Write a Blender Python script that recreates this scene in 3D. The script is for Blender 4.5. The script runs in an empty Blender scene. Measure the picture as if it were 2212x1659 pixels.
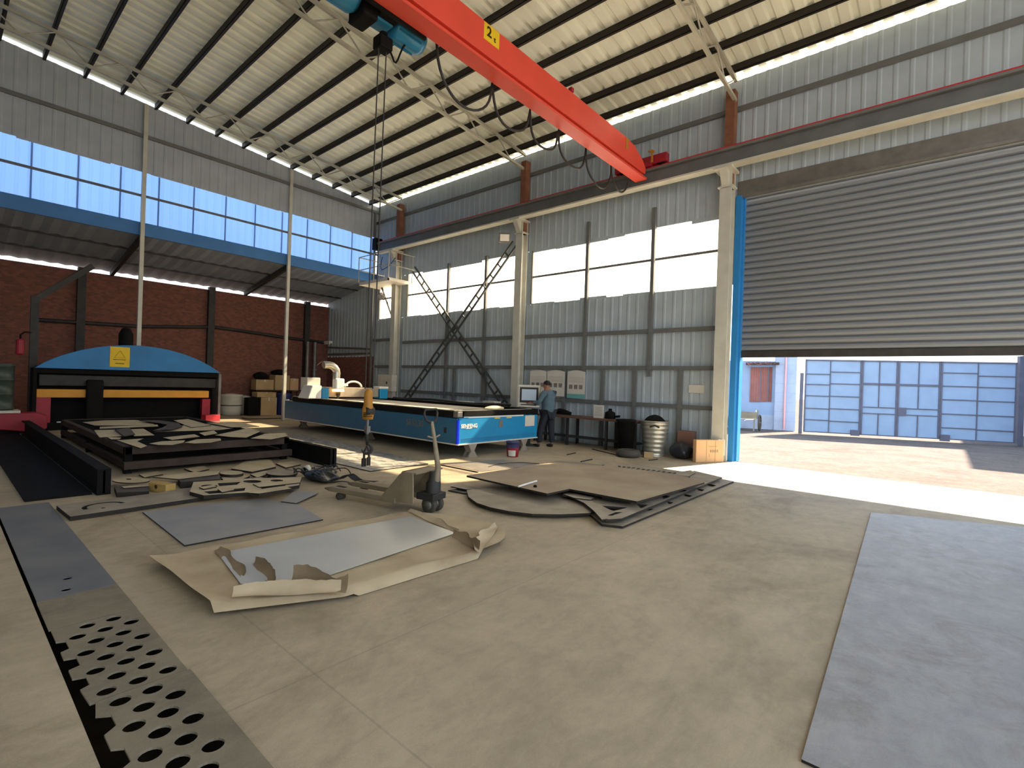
import bpy, math, random
from mathutils import Vector, Matrix
random.seed(11)
S = bpy.context.scene
COL = S.collection
PI = math.pi

# ------------------------------------------------------------------ camera
CAM_H = 1.6
YAW, PIT, ROL, FPX = math.radians(40.862), math.radians(-0.0384), math.radians(-1.959), 1081.7
cy_, sy_ = math.cos(YAW), math.sin(YAW)
FW = Vector((-sy_*math.cos(PIT), cy_*math.cos(PIT), math.sin(PIT)))
r_ = Vector((cy_, sy_, 0)); d_ = FW.cross(r_)
RT = r_*math.cos(ROL)+d_*math.sin(ROL)
DN = d_*math.cos(ROL)-r_*math.sin(ROL)
cam = bpy.data.objects.new('camera', bpy.data.cameras.new('camera'))
COL.objects.link(cam)
m3 = Matrix((RT, -DN, -FW)).transposed()
cam.matrix_world = Matrix.Translation((0, 0, CAM_H)) @ m3.to_4x4()
cam.data.sensor_width = 36
cam.data.lens = FPX*36/2212
cam.data.clip_start = .05
cam.data.clip_end = 500
S.camera = cam
CP = Vector((0, 0, CAM_H))

# ------------------------------------------------------------------ light
S.view_settings.view_transform = 'Standard'
S.view_settings.look = 'None'
S.view_settings.gamma = 1
S.view_settings.use_curve_mapping = False
S.view_settings.exposure = 0.95
S.cycles.use_denoising = True
S.cycles.max_bounces = 10
S.cycles.diffuse_bounces = 6
S.cycles.transparent_max_bounces = 12
S.cycles.sample_clamp_indirect = 6
SKY_STRENGTH = 1.3
w = bpy.data.worlds.new('sky'); S.world = w; w.use_nodes = True
nt = w.node_tree; nt.nodes.clear()
o_ = nt.nodes.new('ShaderNodeOutputWorld'); b_ = nt.nodes.new('ShaderNodeBackground')
tc = nt.nodes.new('ShaderNodeTexCoord'); sp = nt.nodes.new('ShaderNodeSeparateXYZ'); cr = nt.nodes.new('ShaderNodeValToRGB')
nt.links.new(tc.outputs['Generated'], sp.inputs[0]); nt.links.new(sp.outputs['Z'], cr.inputs[0])
el = cr.color_ramp.elements
el[0].position = 0; el[0].color = (.93, .95, .97, 1)
el[1].position = 1; el[1].color = (.42, .64, 1, 1)
e = el.new(.3); e.color = (.74, .86, 1, 1)
nt.links.new(cr.outputs[0], b_.inputs[0]); b_.inputs[1].default_value = SKY_STRENGTH
nt.links.new(b_.outputs[0], o_.inputs[0])
sun = bpy.data.objects.new('sun', bpy.data.lights.new('sun', 'SUN')); COL.objects.link(sun)
sun.data.energy = 17; sun.data.angle = math.radians(.9); sun.data.color = (1, .88, .70)
sun.rotation_euler = Vector((-.29, -1, -.84)).to_track_quat('-Z', 'Y').to_euler()
sun.location = (10, 40, 40)

# ------------------------------------------------------------------ helpers
def ray(px, py):
    return RT*((px-1106)/FPX)+DN*((py-829.5)/FPX)+FW
def fl(px, py, z=0.0):
    v = ray(px, py); return CP+v*((z-CAM_H)/v.z)
def onY(px, py, Y):
    v = ray(px, py); return CP+v*(Y/v.y)
def onX(px, py, X):
    v = ray(px, py); return CP+v*(X/v.x)

def lin(h):
    h = h.lstrip('#'); o = []
    for i in (0, 2, 4):
        c = int(h[i:i+2], 16)/255
        o.append(c/12.92 if c <= .04045 else ((c+.055)/1.055)**2.4)
    return o
def M(name, h, rough=.6, metal=0., var=.12, scale=3., bump=0., bscale=60., h2=None, detail=5, stretch=None, spec=.4):
    m = bpy.data.materials.new(name); m.use_nodes = True
    n = m.node_tree; N = n.nodes; L = n.links
    p = N['Principled BSDF']
    p.inputs['Roughness'].default_value = rough
    p.inputs['Metallic'].default_value = metal
    p.inputs['Specular IOR Level'].default_value = spec
    c = lin(h)
    t = N.new('ShaderNodeTexCoord'); mp = N.new('ShaderNodeMapping')
    L.new(t.outputs['Object'], mp.inputs[0])
    if stretch: mp.inputs['Scale'].default_value = stretch
    if var > 0 or h2:
        nz = N.new('ShaderNodeTexNoise'); nz.inputs['Scale'].default_value = scale; nz.inputs['Detail'].default_value = detail
        L.new(mp.outputs[0], nz.inputs['Vector'])
        rp = N.new('ShaderNodeValToRGB'); L.new(nz.outputs[0], rp.inputs[0])
        lo = lin(h2) if h2 else [x*(1-var) for x in c]
        hi = c if h2 else [min(1, x*(1+var)) for x in c]
        rp.color_ramp.elements[0].position = .32; rp.color_ramp.elements[1].position = .68
        rp.color_ramp.elements[0].color = (*lo, 1); rp.color_ramp.elements[1].color = (*hi, 1)
        L.new(rp.outputs[0], p.inputs['Base Color'])
    else:
        p.inputs['Base Color'].default_value = (*c, 1)
    if bump:
        b = N.new('ShaderNodeTexNoise'); b.inputs['Scale'].default_value = bscale; b.inputs['Detail'].default_value = 4
        L.new(mp.outputs[0], b.inputs['Vector'])
        bm_ = N.new('ShaderNodeBump'); bm_.inputs['Strength'].default_value = bump; bm_.inputs['Distance'].default_value = .02
        L.new(b.outputs[0], bm_.inputs['Height']); L.new(bm_.outputs[0], p.inputs['Normal'])
    return m

class MB:
    def __init__(s): s.v = []; s.f = []; s.sm = []
    def add(s, vs, fs, sm=False):
        o = len(s.v); s.v += [Vector(x) for x in vs]
        for f in fs:
            s.f.append([i+o for i in f]); s.sm.append(sm)
        return s
    def box(s, x0, x1, y0, y1, z0, z1):
        vs = [(x, y, z) for z in (z0, z1) for y in (y0, y1) for x in (x0, x1)]
        return s.add(vs, [(0, 2, 3, 1), (4, 5, 7, 6), (0, 1, 5, 4), (2, 6, 7, 3), (0, 4, 6, 2), (1, 3, 7, 5)])
    def hexa(s, vs):   # 4 bottom ccw, 4 top ccw
        return s.add(vs, [(3, 2, 1, 0), (4, 5, 6, 7), (0, 1, 5, 4), (1, 2, 6, 5), (2, 3, 7, 6), (3, 0, 4, 7)])
    def bar(s, a, b, w_, h_, up=(0, 0, 1)):
        a = Vector(a); b = Vector(b); d = (b-a).normalized(); u = Vector(up)
        if abs(d.dot(u)) > .98: u = Vector((0, 1, 0))
        r = d.cross(u).normalized(); u = r.cross(d).normalized()
        q = [r*(-w_/2)-u*(h_/2), r*(w_/2)-u*(h_/2), r*(w_/2)+u*(h_/2), r*(-w_/2)+u*(h_/2)]
        return s.add([a+x for x in q]+[b+x for x in q], [(3, 2, 1, 0), (4, 5, 6, 7), (0, 1, 5, 4), (1, 2, 6, 5), (2, 3, 7, 6), (3, 0, 4, 7)])
    def tube(s, pts, r, n=10, caps=True):
        pts = [Vector(p) for p in pts]; k = len(pts); rs = r if isinstance(r, (list, tuple)) else [r]*k
        prev = None; vs = []
        for i, p in enumerate(pts):
            d = (pts[min(i+1, k-1)]-pts[max(i-1, 0)]).normalized()
            if prev is None:
                u = Vector((0, 0, 1)) if abs(d.z) < .9 else Vector((1, 0, 0))
            else: u = prev
            a = (u-d*u.dot(d)).normalized(); prev = a; b = d.cross(a)
            for j in range(n):
                t = 2*PI*j/n; vs.append(p+a*(rs[i]*math.cos(t))+b*(rs[i]*math.sin(t)))
        fs = [(i*n+j, i*n+(j+1) % n, (i+1)*n+(j+1) % n, (i+1)*n+j) for i in range(k-1) for j in range(n)]
        s.add(vs, fs, True)
        if caps:
            s.add(vs[:n], [tuple(reversed(range(n)))]); s.add(vs[-n:], [tuple(range(n))])
        return s
    def cyl(s, a, b, r, n=20): return s.tube([a, b], r, n)
    def lathe(s, c, prof, n=28, axis='z'):
        vs = []; k = len(prof)
        for r, z in prof:
            for j in range(n):
                t = 2*PI*j/n
                q = (r*math.cos(t), r*math.sin(t), z) if axis == 'z' else ((r*math.cos(t), z, r*math.sin(t)) if axis == 'y' else (z, r*math.cos(t), r*math.sin(t)))
                vs.append(Vector(c)+Vector(q))
        fs = [(i*n+j, i*n+(j+1) % n, (i+1)*n+(j+1) % n, (i+1)*n+j) for i in range(k-1) for j in range(n)]
        s.add(vs, fs, True)
        if prof[0][0] > 1e-4: s.add(vs[:n], [tuple(reversed(range(n)))])
        if prof[-1][0] > 1e-4: s.add(vs[-n:], [tuple(range(n))])
        return s
    def prism(s, poly, z0, z1):
        n = len(poly); vs = [(p[0], p[1], z0) for p in poly]+[(p[0], p[1], z1) for p in poly]
        A = sum(poly[i][0]*poly[(i+1) % n][1]-poly[(i+1) % n][0]*poly[i][1] for i in range(n))
        fs = [tuple(reversed(range(n))), tuple(range(n, 2*n))]+[(i, (i+1) % n, n+(i+1) % n, n+i) for i in range(n)]
        if A < 0: fs = [tuple(reversed(f)) for f in fs]
        return s.add(vs, fs)
    def extr(s, prof, axis, a, b):   # 2D profile extruded along an axis: 'x' -> (y,z), 'y' -> (x,z)
        n = len(prof)
        P = (lambda u, v, t: (t, u, v)) if axis == 'x' else (lambda u, v, t: (u, t, v))
        vs = [P(u, v, a) for u, v in prof]+[P(u, v, b) for u, v in prof]
        return s.add(vs, [tuple(reversed(range(n))), tuple(range(n, 2*n))]+[(i, (i+1) % n, n+(i+1) % n, n+i) for i in range(n)])
    def curve(s, outer, holes, z0, z1, tf=None):
        cu = bpy.data.curves.new('tmp', 'CURVE'); cu.dimensions = '2D'; cu.fill_mode = 'BOTH'; cu.extrude = (z1-z0)/2
        for pl in [outer]+holes:
            sp_ = cu.splines.new('POLY'); sp_.points.add(len(pl)-1)
            for i, p in enumerate(pl): sp_.points[i].co = (p[0], p[1], 0, 1)
            sp_.use_cyclic_u = True
        return s.fromcurve(cu, tf or Matrix.Translation((0, 0, (z0+z1)/2)))
    def fromcurve(s, cu, tf):
        ob = bpy.data.objects.new('tmp', cu); me = ob.to_mesh()
        s.add([tf @ v.co for v in me.vertices], [tuple(p.vertices) for p in me.polygons])
        ob.to_mesh_clear(); bpy.data.objects.remove(ob); bpy.data.curves.remove(cu)
        return s
    def text(s, body, size, org, right, up, depth=.004, bold=0.):
        cu = bpy.data.curves.new('tmp', 'FONT'); cu.body = body; cu.size = size; cu.extrude = depth/2; cu.offset = bold
        cu.align_x = 'CENTER'; cu.align_y = 'CENTER'
        r = Vector(right).normalized(); u = Vector(up).normalized(); n = r.cross(u)
        tf = Matrix.Translation(org) @ Matrix((r, u, n)).transposed().to_4x4()
        return s.fromcurve(cu, tf)
    def build(s, name, mat, parent=None, world=True, bev=0., subd=0, disp=None):
        vs = s.v
        if parent is None:
            mn = [min(v[i] for v in vs) for i in range(3)]; mx = [max(v[i] for v in vs) for i in range(3)]
            off = Vector(((mn[0]+mx[0])/2, (mn[1]+mx[1])/2, mn[2]))
        else:
            off = Vector((0, 0, 0))
            if world:
                q = parent
                while q: off = off+q.location; q = q.parent
        me = bpy.data.meshes.new(name); me.from_pydata([v-off for v in vs], [], s.f)
        me.polygons.foreach_set('use_smooth', s.sm); me.update()
        me.materials.append(mat)
        o = bpy.data.objects.new(name, me); COL.objects.link(o)
        if parent: o.parent = parent
        else: o.location = off
        if bev:
            b = o.modifiers.new('bevel', 'BEVEL'); b.width = bev; b.segments = 2; b.limit_method = 'ANGLE'; b.angle_limit = math.radians(50)
        if subd:
            b = o.modifiers.new('subsurf', 'SUBSURF'); b.levels = subd; b.render_levels = subd
        return o

def tag(o, label=None, cat=None, group=None, kind=None):
    if label: o['label'] = label
    if cat: o['category'] = cat
    if group: o['group'] = group
    if kind: o['kind'] = kind
    return o
def thing(name, label, cat, loc=(0, 0, 0), rz=0, group=None, kind=None):
    o = bpy.data.objects.new(name, None); COL.objects.link(o)
    o.location = loc; o.rotation_euler = (0, 0, rz); o.empty_display_size = .1
    return tag(o, label, cat, group, kind)
def struct(o): o['kind'] = 'structure'; return o
def disc_pts(cx, cy, r, n=28, ry=None, a0=0, a1=2*PI, full=True):
    k = n if full else n+1
    return [(cx+r*math.cos(a0+(a1-a0)*i/n), cy+(ry or r)*math.sin(a0+(a1-a0)*i/n)) for i in range(k)]

def lump(name, c, rx, ry, h, mt, label, cat, seed=1, n=20, k=12, rough=.12, group=None):
    rnd = random.Random(seed); ph = [(rnd.uniform(0, 6.28), rnd.randint(2, 6), rnd.uniform(.3, 1)) for _ in range(6)]
    m = MB(); vs = [(c[0], c[1], c[2])]
    for i in range(1, k):
        t = i/k; rr = math.sin(PI*(t*.86+.14))**.55
        for j in range(n):
            a = 2*PI*j/n; q = 1+rough*sum(math.sin(f_*a+p_+5*t*w_)*w_ for p_, f_, w_ in ph)/2.2
            vs.append((c[0]+rx*rr*q*math.cos(a), c[1]+ry*rr*q*math.sin(a), c[2]+h*t))
    vs.append((c[0], c[1], c[2]+h*1.02))
    fs = [(0, 1+(j+1) % n, 1+j) for j in range(n)]
    for i in range(k-2): fs += [(1+i*n+j, 1+i*n+(j+1) % n, 1+(i+1)*n+(j+1) % n, 1+(i+1)*n+j) for j in range(n)]
    L_ = len(vs)-1; fs += [(L_, L_-n+j, L_-n+(j+1) % n) for j in range(n)]
    m.add(vs, fs, True); return tag(m.build(name, mt, subd=1), label, cat, group)

# ------------------------------------------------------------------ materials
def floor_mat(name, a, b, stain, scale=.35, rough=.62, joints=False, spec=.35):
    m = bpy.data.materials.new(name); m.use_nodes = True
    n = m.node_tree; N = n.nodes; L = n.links; p = N['Principled BSDF']
    p.inputs['Roughness'].default_value = rough; p.inputs['Specular IOR Level'].default_value = spec
    g = N.new('ShaderNodeNewGeometry')
    def noise(sc, det, rg=.6, dist=0., stretch=(1, 1, 1)):
        mp = N.new('ShaderNodeMapping'); mp.inputs['Scale'].default_value = stretch
        L.new(g.outputs['Position'], mp.inputs[0])
        z = N.new('ShaderNodeTexNoise'); z.inputs['Scale'].default_value = sc; z.inputs['Detail'].default_value = det
        z.inputs['Roughness'].default_value = rg; z.inputs['Distortion'].default_value = dist
        L.new(mp.outputs[0], z.inputs['Vector']); return z.outputs[0]
    def ramp(src, p0, p1, c0, c1):
        r = N.new('ShaderNodeValToRGB'); L.new(src, r.inputs[0])
        r.color_ramp.elements[0].position = p0; r.color_ramp.elements[1].position = p1
        r.color_ramp.elements[0].color = (*c0, 1); r.color_ramp.elements[1].color = (*c1, 1); return r.outputs[0]
    def mix(f, x, y, mode='MIX'):
        k = N.new('ShaderNodeMix'); k.data_type = 'RGBA'; k.blend_type = mode
        if isinstance(f, float): k.inputs[0].default_value = f
        else: L.new(f, k.inputs[0])
        L.new(x, k.inputs[6]); L.new(y, k.inputs[7]); return k.outputs[2]
    base = ramp(noise(scale*2.2, 8, .65, .6), .3, .7, lin(a), lin(b))
    st = N.new('ShaderNodeRGB'); st.outputs[0].default_value = (*lin(stain), 1)
    f1 = ramp(noise(scale*1.1, 7, .7, 1.2), .5, .72, (0, 0, 0), (.75, .75, .75))
    c = mix(f1, base, st.outputs[0])
    fine = ramp(noise(9, 8, .75, .4, (1, .45, 1)), .25, .75, (.80, .80, .80), (1.12, 1.12, 1.12))
    c = mix(1., c, fine, 'MULTIPLY')
    grain = ramp(noise(140, 3, .6), .3, .7, (.92, .92, .92), (1.05, 1.05, 1.05))
    c = mix(1., c, grain, 'MULTIPLY')
    if joints:
        sx = N.new('ShaderNodeSeparateXYZ'); L.new(g.outputs['Position'], sx.inputs[0])
        prev = c
        for ax, val in (('X', -2.53), ('Y', 1.38), ('X', 1.6), ('Y', 9.0)):
            a_ = N.new('ShaderNodeMath'); a_.operation = 'SUBTRACT'; L.new(sx.outputs[ax], a_.inputs[0]); a_.inputs[1].default_value = val
            b2 = N.new('ShaderNodeMath'); b2.operation = 'ABSOLUTE'; L.new(a_.outputs[0], b2.inputs[0])
            c2 = N.new('ShaderNodeMath'); c2.operation = 'LESS_THAN'; L.new(b2.outputs[0], c2.inputs[0]); c2.inputs[1].default_value = .006
            d2 = N.new('ShaderNodeMath'); d2.operation = 'MULTIPLY'; L.new(c2.outputs[0], d2.inputs[0]); d2.inputs[1].default_value = .2
            dk = N.new('ShaderNodeRGB'); dk.outputs[0].default_value = (.12, .1, .08, 1)
            prev = mix(d2.outputs[0], prev, dk.outputs[0])
        c = prev
    L.new(c, p.inputs['Base Color'])
    bp = N.new('ShaderNodeBump'); bp.inputs['Strength'].default_value = .18; bp.inputs['Distance'].default_value = .02
    L.new(noise(22, 6, .7), bp.inputs['Height']); L.new(bp.outputs[0], p.inputs['Normal'])
    return m
MFLOOR = floor_mat('concrete_floor', '#a3957d', '#c4b499', '#8b7c64', joints=True)
MYARD = floor_mat('yard_ground', '#69605b', '#766c67', '#5c5450', scale=.5, rough=.95, spec=0.)

def pane_mat(name, col, trans, tint):
    m = bpy.data.materials.new(name); m.use_nodes = True
    n = m.node_tree; N = n.nodes; L = n.links; N.remove(N['Principled BSDF'])
    o = N['Material Output']; t = N.new('ShaderNodeBsdfTranslucent'); u = N.new('ShaderNodeBsdfTransparent')
    x = N.new('ShaderNodeMixShader'); x.inputs[0].default_value = trans
    g = N.new('ShaderNodeNewGeometry'); z = N.new('ShaderNodeTexNoise'); z.inputs['Scale'].default_value = 1.3; z.inputs['Detail'].default_value = 5
    mp = N.new('ShaderNodeMapping'); mp.inputs['Scale'].default_value = (1, 1, .15)
    L.new(g.outputs['Position'], mp.inputs[0]); L.new(mp.outputs[0], z.inputs['Vector'])
    r = N.new('ShaderNodeValToRGB'); L.new(z.outputs[0], r.inputs[0])
    c = lin(col); r.color_ramp.elements[0].color = (*[k*.86 for k in c], 1); r.color_ramp.elements[1].color = (*c, 1)
    r.color_ramp.elements[0].position = .35; r.color_ramp.elements[1].position = .65
    L.new(r.outputs[0], t.inputs[0]); u.inputs[0].default_value = (*lin(tint), 1)
    L.new(t.outputs[0], x.inputs[1]); L.new(u.outputs[0], x.inputs[2]); L.new(x.outputs[0], o.inputs[0])
    return m
MPANE_B = pane_mat('warm_polycarbonate', '#fff6e6', .42, '#fff3df')
MPANE_A = pane_mat('blue_polycarbonate', '#7d9cc8', .5, '#7c9bc6')

def brick_mat():
    m = bpy.data.materials.new('red_brick'); m.use_nodes = True
    n = m.node_tree; N = n.nodes; L = n.links; p = N['Principled BSDF']; p.inputs['Roughness'].default_value = .9
    g = N.new('ShaderNodeNewGeometry'); sx = N.new('ShaderNodeSeparateXYZ'); cx = N.new('ShaderNodeCombineXYZ'); ad = N.new('ShaderNodeMath')
    L.new(g.outputs['Position'], sx.inputs[0]); L.new(sx.outputs['X'], ad.inputs[0]); L.new(sx.outputs['Y'], ad.inputs[1])
    L.new(ad.outputs[0], cx.inputs['X']); L.new(sx.outputs['Z'], cx.inputs['Y'])
    b = N.new('ShaderNodeTexBrick'); L.new(cx.outputs[0], b.inputs['Vector'])
    b.inputs['Scale'].default_value = 4; b.inputs['Color1'].default_value = (*lin('#8a5242'), 1); b.inputs['Color2'].default_value = (*lin('#6c4237'), 1)
    b.inputs['Mortar'].default_value = (*lin('#66574f'), 1); b.inputs['Mortar Size'].default_value = .02
    L.new(b.outputs[0], p.inputs['Base Color'])
    return m
MBRICK = brick_mat()
MSHEET = M('wall_sheet', '#b2bec6', .55, 0, .06, 2, spec=.3)
MSHEETA = M('gable_sheet', '#acb4bc', .55, 0, .06, 2, spec=.3)
MROOF = M('roof_sheet', '#eef2e2', .5, 0, .07, 1.2, stretch=(2, .2, 1))
MLEAN = M('lean_to_sheet', '#939dab', .6, 0, .08, 2)
MPURL = M('purlin_steel', '#2e2a24', .6, .2, .1, 4)
MTRUSS = M('truss_steel', '#b5b3a2', .5, .2, .1, 3)
MGIRT = M('girt_steel', '#6f7170', .6, .1, .1, 3)
MCOL = M('column_paint', '#c6c5b8', .5, 0, .08, 3)
MRUST = M('primer_steel', '#8a5a44', .7, 0, .2, 6)
MBLUE = M('door_frame_blue', '#2a7fc0', .45, 0, .06, 4)
MBLUEF = M('fascia_blue', '#3f78b8', .5, 0, .06, 2)
MSHUT = M('shutter_slat', '#868b90', .45, .3, .06, 2, stretch=(.3, 1, 5))
MRED = M('crane_red', '#dc4c3a', .42, 0, .05, 2)
MRAIL = M('rail_red', '#c8303a', .5, 0, .1, 3)
MDKRED = M('dark_red_paint', '#9a2030', .5, 0, .15, 5)
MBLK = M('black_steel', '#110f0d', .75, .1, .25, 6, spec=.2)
MDK = M('dark_grey_steel', '#3a3836', .6, .3, .2, 5)
MGREY = M('grey_steel', '#7d7a75', .5, .5, .15, 5)
MRAW = M('raw_steel_plate', '#a89f92', .42, .35, .1, 2.5, h2='#8d8479')
MRAWE = M('dusty_steel_plate', '#a49a8a', .6, .1, .1, 3, h2='#8b8070')
MBLUISH = M('blue_grey_steel_sheet', '#a5a29d', .5, .1, .08, 2, h2='#8f9096')
MALU = M('aluminium_sheet', '#d2d1cb', .42, .35, .05, 1.5, bump=.05, bscale=8)
MPAPER = M('kraft_paper', '#c9b899', .85, 0, .12, 2.2, h2='#a9967a', bump=.3, bscale=12)
MPAPERD = M('kraft_paper_underside', '#8f7c62', .85, 0, .15, 4, bump=.3, bscale=14)
MCARD = M('cardboard', '#d2a97c', .85, 0, .06, 3)
MCARD2 = M('dusty_cardboard', '#b59a70', .85, 0, .1, 3)
MMBLUE = M('machine_blue', '#2a6284', .45, 0, .06, 3)
MMBLUE2 = M('end_cover_blue', '#1c86b8', .4, 0, .04, 3)
MVIVID = M('led_glow_blue', '#0f33ff', .4, 0, 0)
MWHITE = M('white_paint', '#e6e3da', .5, 0, .04, 4)
MOFFW = M('off_white_plastic', '#cfc9ba', .6, 0, .08, 4)
MYEL = M('sticker_yellow', '#e6c11c', .55, 0, .05, 6)
MORANGE = M('hook_block_orange', '#b07a26', .5, 0, .15, 8)
MYBEAM = M('ochre_beam_paint', '#d7962c', .55, 0, .1, 2)
MINK = M('print_black', '#2a2205', .7, 0, 0)
MHOIST = M('hoist_blue', '#2b7ea6', .35, .1, .05, 6)
MARCH = M('press_blue', '#2879b4', .5, 0, .12, 2)
MTRUCK = M('truck_dark_grey', '#8d8069', .55, .2, .15, 5)
MTYRE = M('tyre_rubber', '#4b463e', .8, 0, .15, 8)
MGALV = M('galvanised_sheet', '#b9b6a8', .35, .7, .1, 6)
MWOOD = M('scrap_wood', '#b89a5a', .75, 0, .15, 8)
MBAG = M('black_plastic', '#26272a', .3, 0, .1, 6, bump=.5, bscale=18)

# ------------------------------------------------------------------ floor, yard
TY0, TY1, TX0, TX1 = .475, .93, -8.02, -1.95      # cable trench
f = MB()
def quad(mb, x0, x1, y0, y1, z): mb.add([(x0, y0, z), (x1, y0, z), (x1, y1, z), (x0, y1, z)], [(0, 1, 2, 3)])
FX0, FX1, FY0, FY1 = -22.2, 5.5, -3.5, 12.0
YK = FY0
quad(f, FX0, FX1, FY0, TY0, 0); quad(f, FX0, FX1, TY1, FY1, 0)
quad(f, FX0, TX0, TY0, TY1, 0); quad(f, TX1, FX1, TY0, TY1, 0)
struct(f.build('floor', MFLOOR))
f = MB()
f.add([(TX0, TY0, 0), (TX1, TY0, 0), (TX1, TY0, -.4), (TX0, TY0, -.4)], [(0, 1, 2, 3)])
f.add([(TX0, TY1, 0), (TX1, TY1, 0), (TX1, TY1, -.4), (TX0, TY1, -.4)], [(3, 2, 1, 0)])
f.add([(TX0, TY0, 0), (TX0, TY1, 0), (TX0, TY1, -.4), (TX0, TY0, -.4)], [(3, 2, 1, 0)])
f.add([(TX1, TY0, 0), (TX1, TY1, 0), (TX1, TY1, -.4), (TX1, TY0, -.4)], [(0, 1, 2, 3)])
quad(f, TX0, TX1, TY0, TY1, -.4)
struct(f.build('trim_8', M('trench_dark', '#3d352a', .95, 0, .25, 5, spec=.1)))  # trench lining coloured darker than the floor
g = MB(); quad(g, -90, 90, 12.0, 150, -.015); quad(g, -90, FX0, -90, 12, -.015); quad(g, FX1, 90, -90, 12, -.015); quad(g, FX0, FX1, -90, FY0, -.015)
struct(g.build('ground', MYARD))

# ------------------------------------------------------------------ shell
YB, XA = 12.0, -18.05
EAVE, SL = 8.74, .0925
def roofz(y): return EAVE+SL*(YB-y)
def corr(mb, axis, c, a0, a1, z0, z1, pitch=.25, d=.013, ztop=None):
    """ribbed sheet on plane axis=c running a0..a1, z0..z1 (ztop(a) may give a sloping top)"""
    n = max(1, int(round((a1-a0)/pitch))); vs = []
    st = (a1-a0)/n; us = []
    for i in range(n):
        b = a0+i*st
        us += [(b, 0), (b+st*.62, 0), (b+st*.72, d), (b+st*.90, d)]
    us.append((a1, 0))
    for u, o in us:
        zt = ztop(u) if ztop else z1
        for z in (z0, zt): vs.append((u, c-o, z) if axis == 'y' else (c+o, u, z))
    fs = [(2*i, 2*i+2, 2*i+3, 2*i+1) for i in range(len(us)-1)]
    if axis != 'y': fs = [tuple(reversed(q)) for q in fs]
    mb.add(vs, fs)
WZ0, WZ1 = 4.05, 5.70
wins = [(-17.72, -16.42), (-15.85, -10.08), (-9.68, -3.93)]
DX0, DX1, DZ = -3.62, 3.9, 6.02
wb = MB()
corr(wb, 'y', YB, XA, -3.86, 0, WZ0)
edge = XA
for a, b in wins:
    corr(wb, 'y', YB, edge, a, WZ0, WZ1); edge = b
corr(wb, 'y', YB, edge, -3.70, WZ0, WZ1)
corr(wb, 'y', YB, XA, DX0, WZ1, 8.77)
corr(wb, 'y', YB, DX0, FX1, DZ+.35, 8.77)
corr(wb, 'y', YB, DX1, FX1, 0, DZ+.35)
# ragged sheet ends over and under the glazing
for a, b in wins:
    x = a
    while x < b-.05:
        x2 = min(b, x+random.choice((.86, .86, .9, .5)))
        h = random.choice((0, .05, .03, .08, .06)); wb.box(x, x2, YB-.03, YB-.01, WZ1-h, WZ1+.02)
        h = random.choice((0, .03, .05, .02)); wb.box(x, x2, YB-.03, YB-.01, WZ0-.02, WZ0+h)
        x = x2
struct(wb.build('wall_right', MSHEET))
# lean-to end wall
lw = MB(); lw.box(-21.9, XA, YB, YB+.12, 0, 2.55)
struct(lw.build('wall_lean_to_end', MBRICK))
lw = MB(); corr(lw, 'y', YB, -21.9, XA, 2.55, 5, .25, .013, lambda x: 5.62+(x-XA)*.155)
struct(lw.build('wall_lean_to_gable', MSHEET))
# gable wall with the long strip window
AZ0, AZ1 = 5.98, 7.46
wa = MB()
corr(wa, 'x', XA, YK, YB, AZ1, 9, .25, .013, lambda y: roofz(y)+.0)
y = YK
while y < YB-.3:
    y2 = min(YB, y+.95); h = random.choice((0, .04, .07, .02, -.0)); wa.box(XA+.02, XA+.03, y, y2, AZ1-h, AZ1+.02); y = y2
struct(wa.build('wall_left', MSHEETA))
fa = MB(); fa.box(XA-.05, XA+.02, YK, YB, 5.60, AZ0); struct(fa.build('trim_1', MBLUEF))
# lean-to roof, brick back wall
lr = MB(); n = 84; vs = []
for i in range(n+1):
    yy = YK+(YB-YK)*i/n; o = .03 if i % 2 else 0
    for x in (XA-.02, -22.05): vs.append((x, yy, 5.62+(x-XA)*.155+o))
lr.add(vs, [(2*i, 2*i+1, 2*i+3, 2*i+2) for i in range(n)])
struct(lr.build('ceiling_lean_to', MLEAN))
bw = MB(); bw.box(-22.05, -21.8, YK, YB, 0, 4.86); struct(bw.build('wall_far', MBRICK))
for i, yy in enumerate((-1.0, 3.15, 7.03, 10.9)):
    c = MB(); c.box(-21.8, -21.62, yy-.11, yy+.11, 0, 4.95); struct(c.build('pillar_%d' % (i+1), MDK))
for yy in (-.4, 3.93, 8.27):
    c = MB(); c.bar((XA, yy, 5.52), (-21.75, yy, 4.9), .1, .16); struct(c.build('rafter', MDK))
for z, x in ((5.36, -19.4), (5.14, -20.8)):
    c = MB(); c.box(x-.03, x+.03, YK, YB, z+.02, z+.10); struct(c.build('purlin', MDK))

# roof
rf = MB(); xs = []; x = XA
while x < FX1:
    xs += [(x, 0), (x+.16, 0), (x+.2, .05), (x+.28, .05)]; x += .32
vs = []
for x, o in xs:
    for yy in (YB+.02, YK): vs.append((x, yy, roofz(yy)+.10+o))
rf.add(vs, [(2*i, 2*i+1, 2*i+3, 2*i+2) for i in range(len(xs)-1)])
struct(rf.build('ceiling', MROOF))
k = -9
while 1.72+.82*k < 11.9:
    yy = 1.72+.82*k; k += 1
    if yy < YK: continue
    p = MB(); z = roofz(yy)
    p.box(XA, FX1, yy-.035, yy-.025, z-.06, z+.10); p.box(XA, FX1, yy-.035, yy+.03, z-.06, z-.05); p.box(XA, FX1, yy-.035, yy+.03, z+.09, z+.10)
    struct(p.build('purlin', MPURL))
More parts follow.
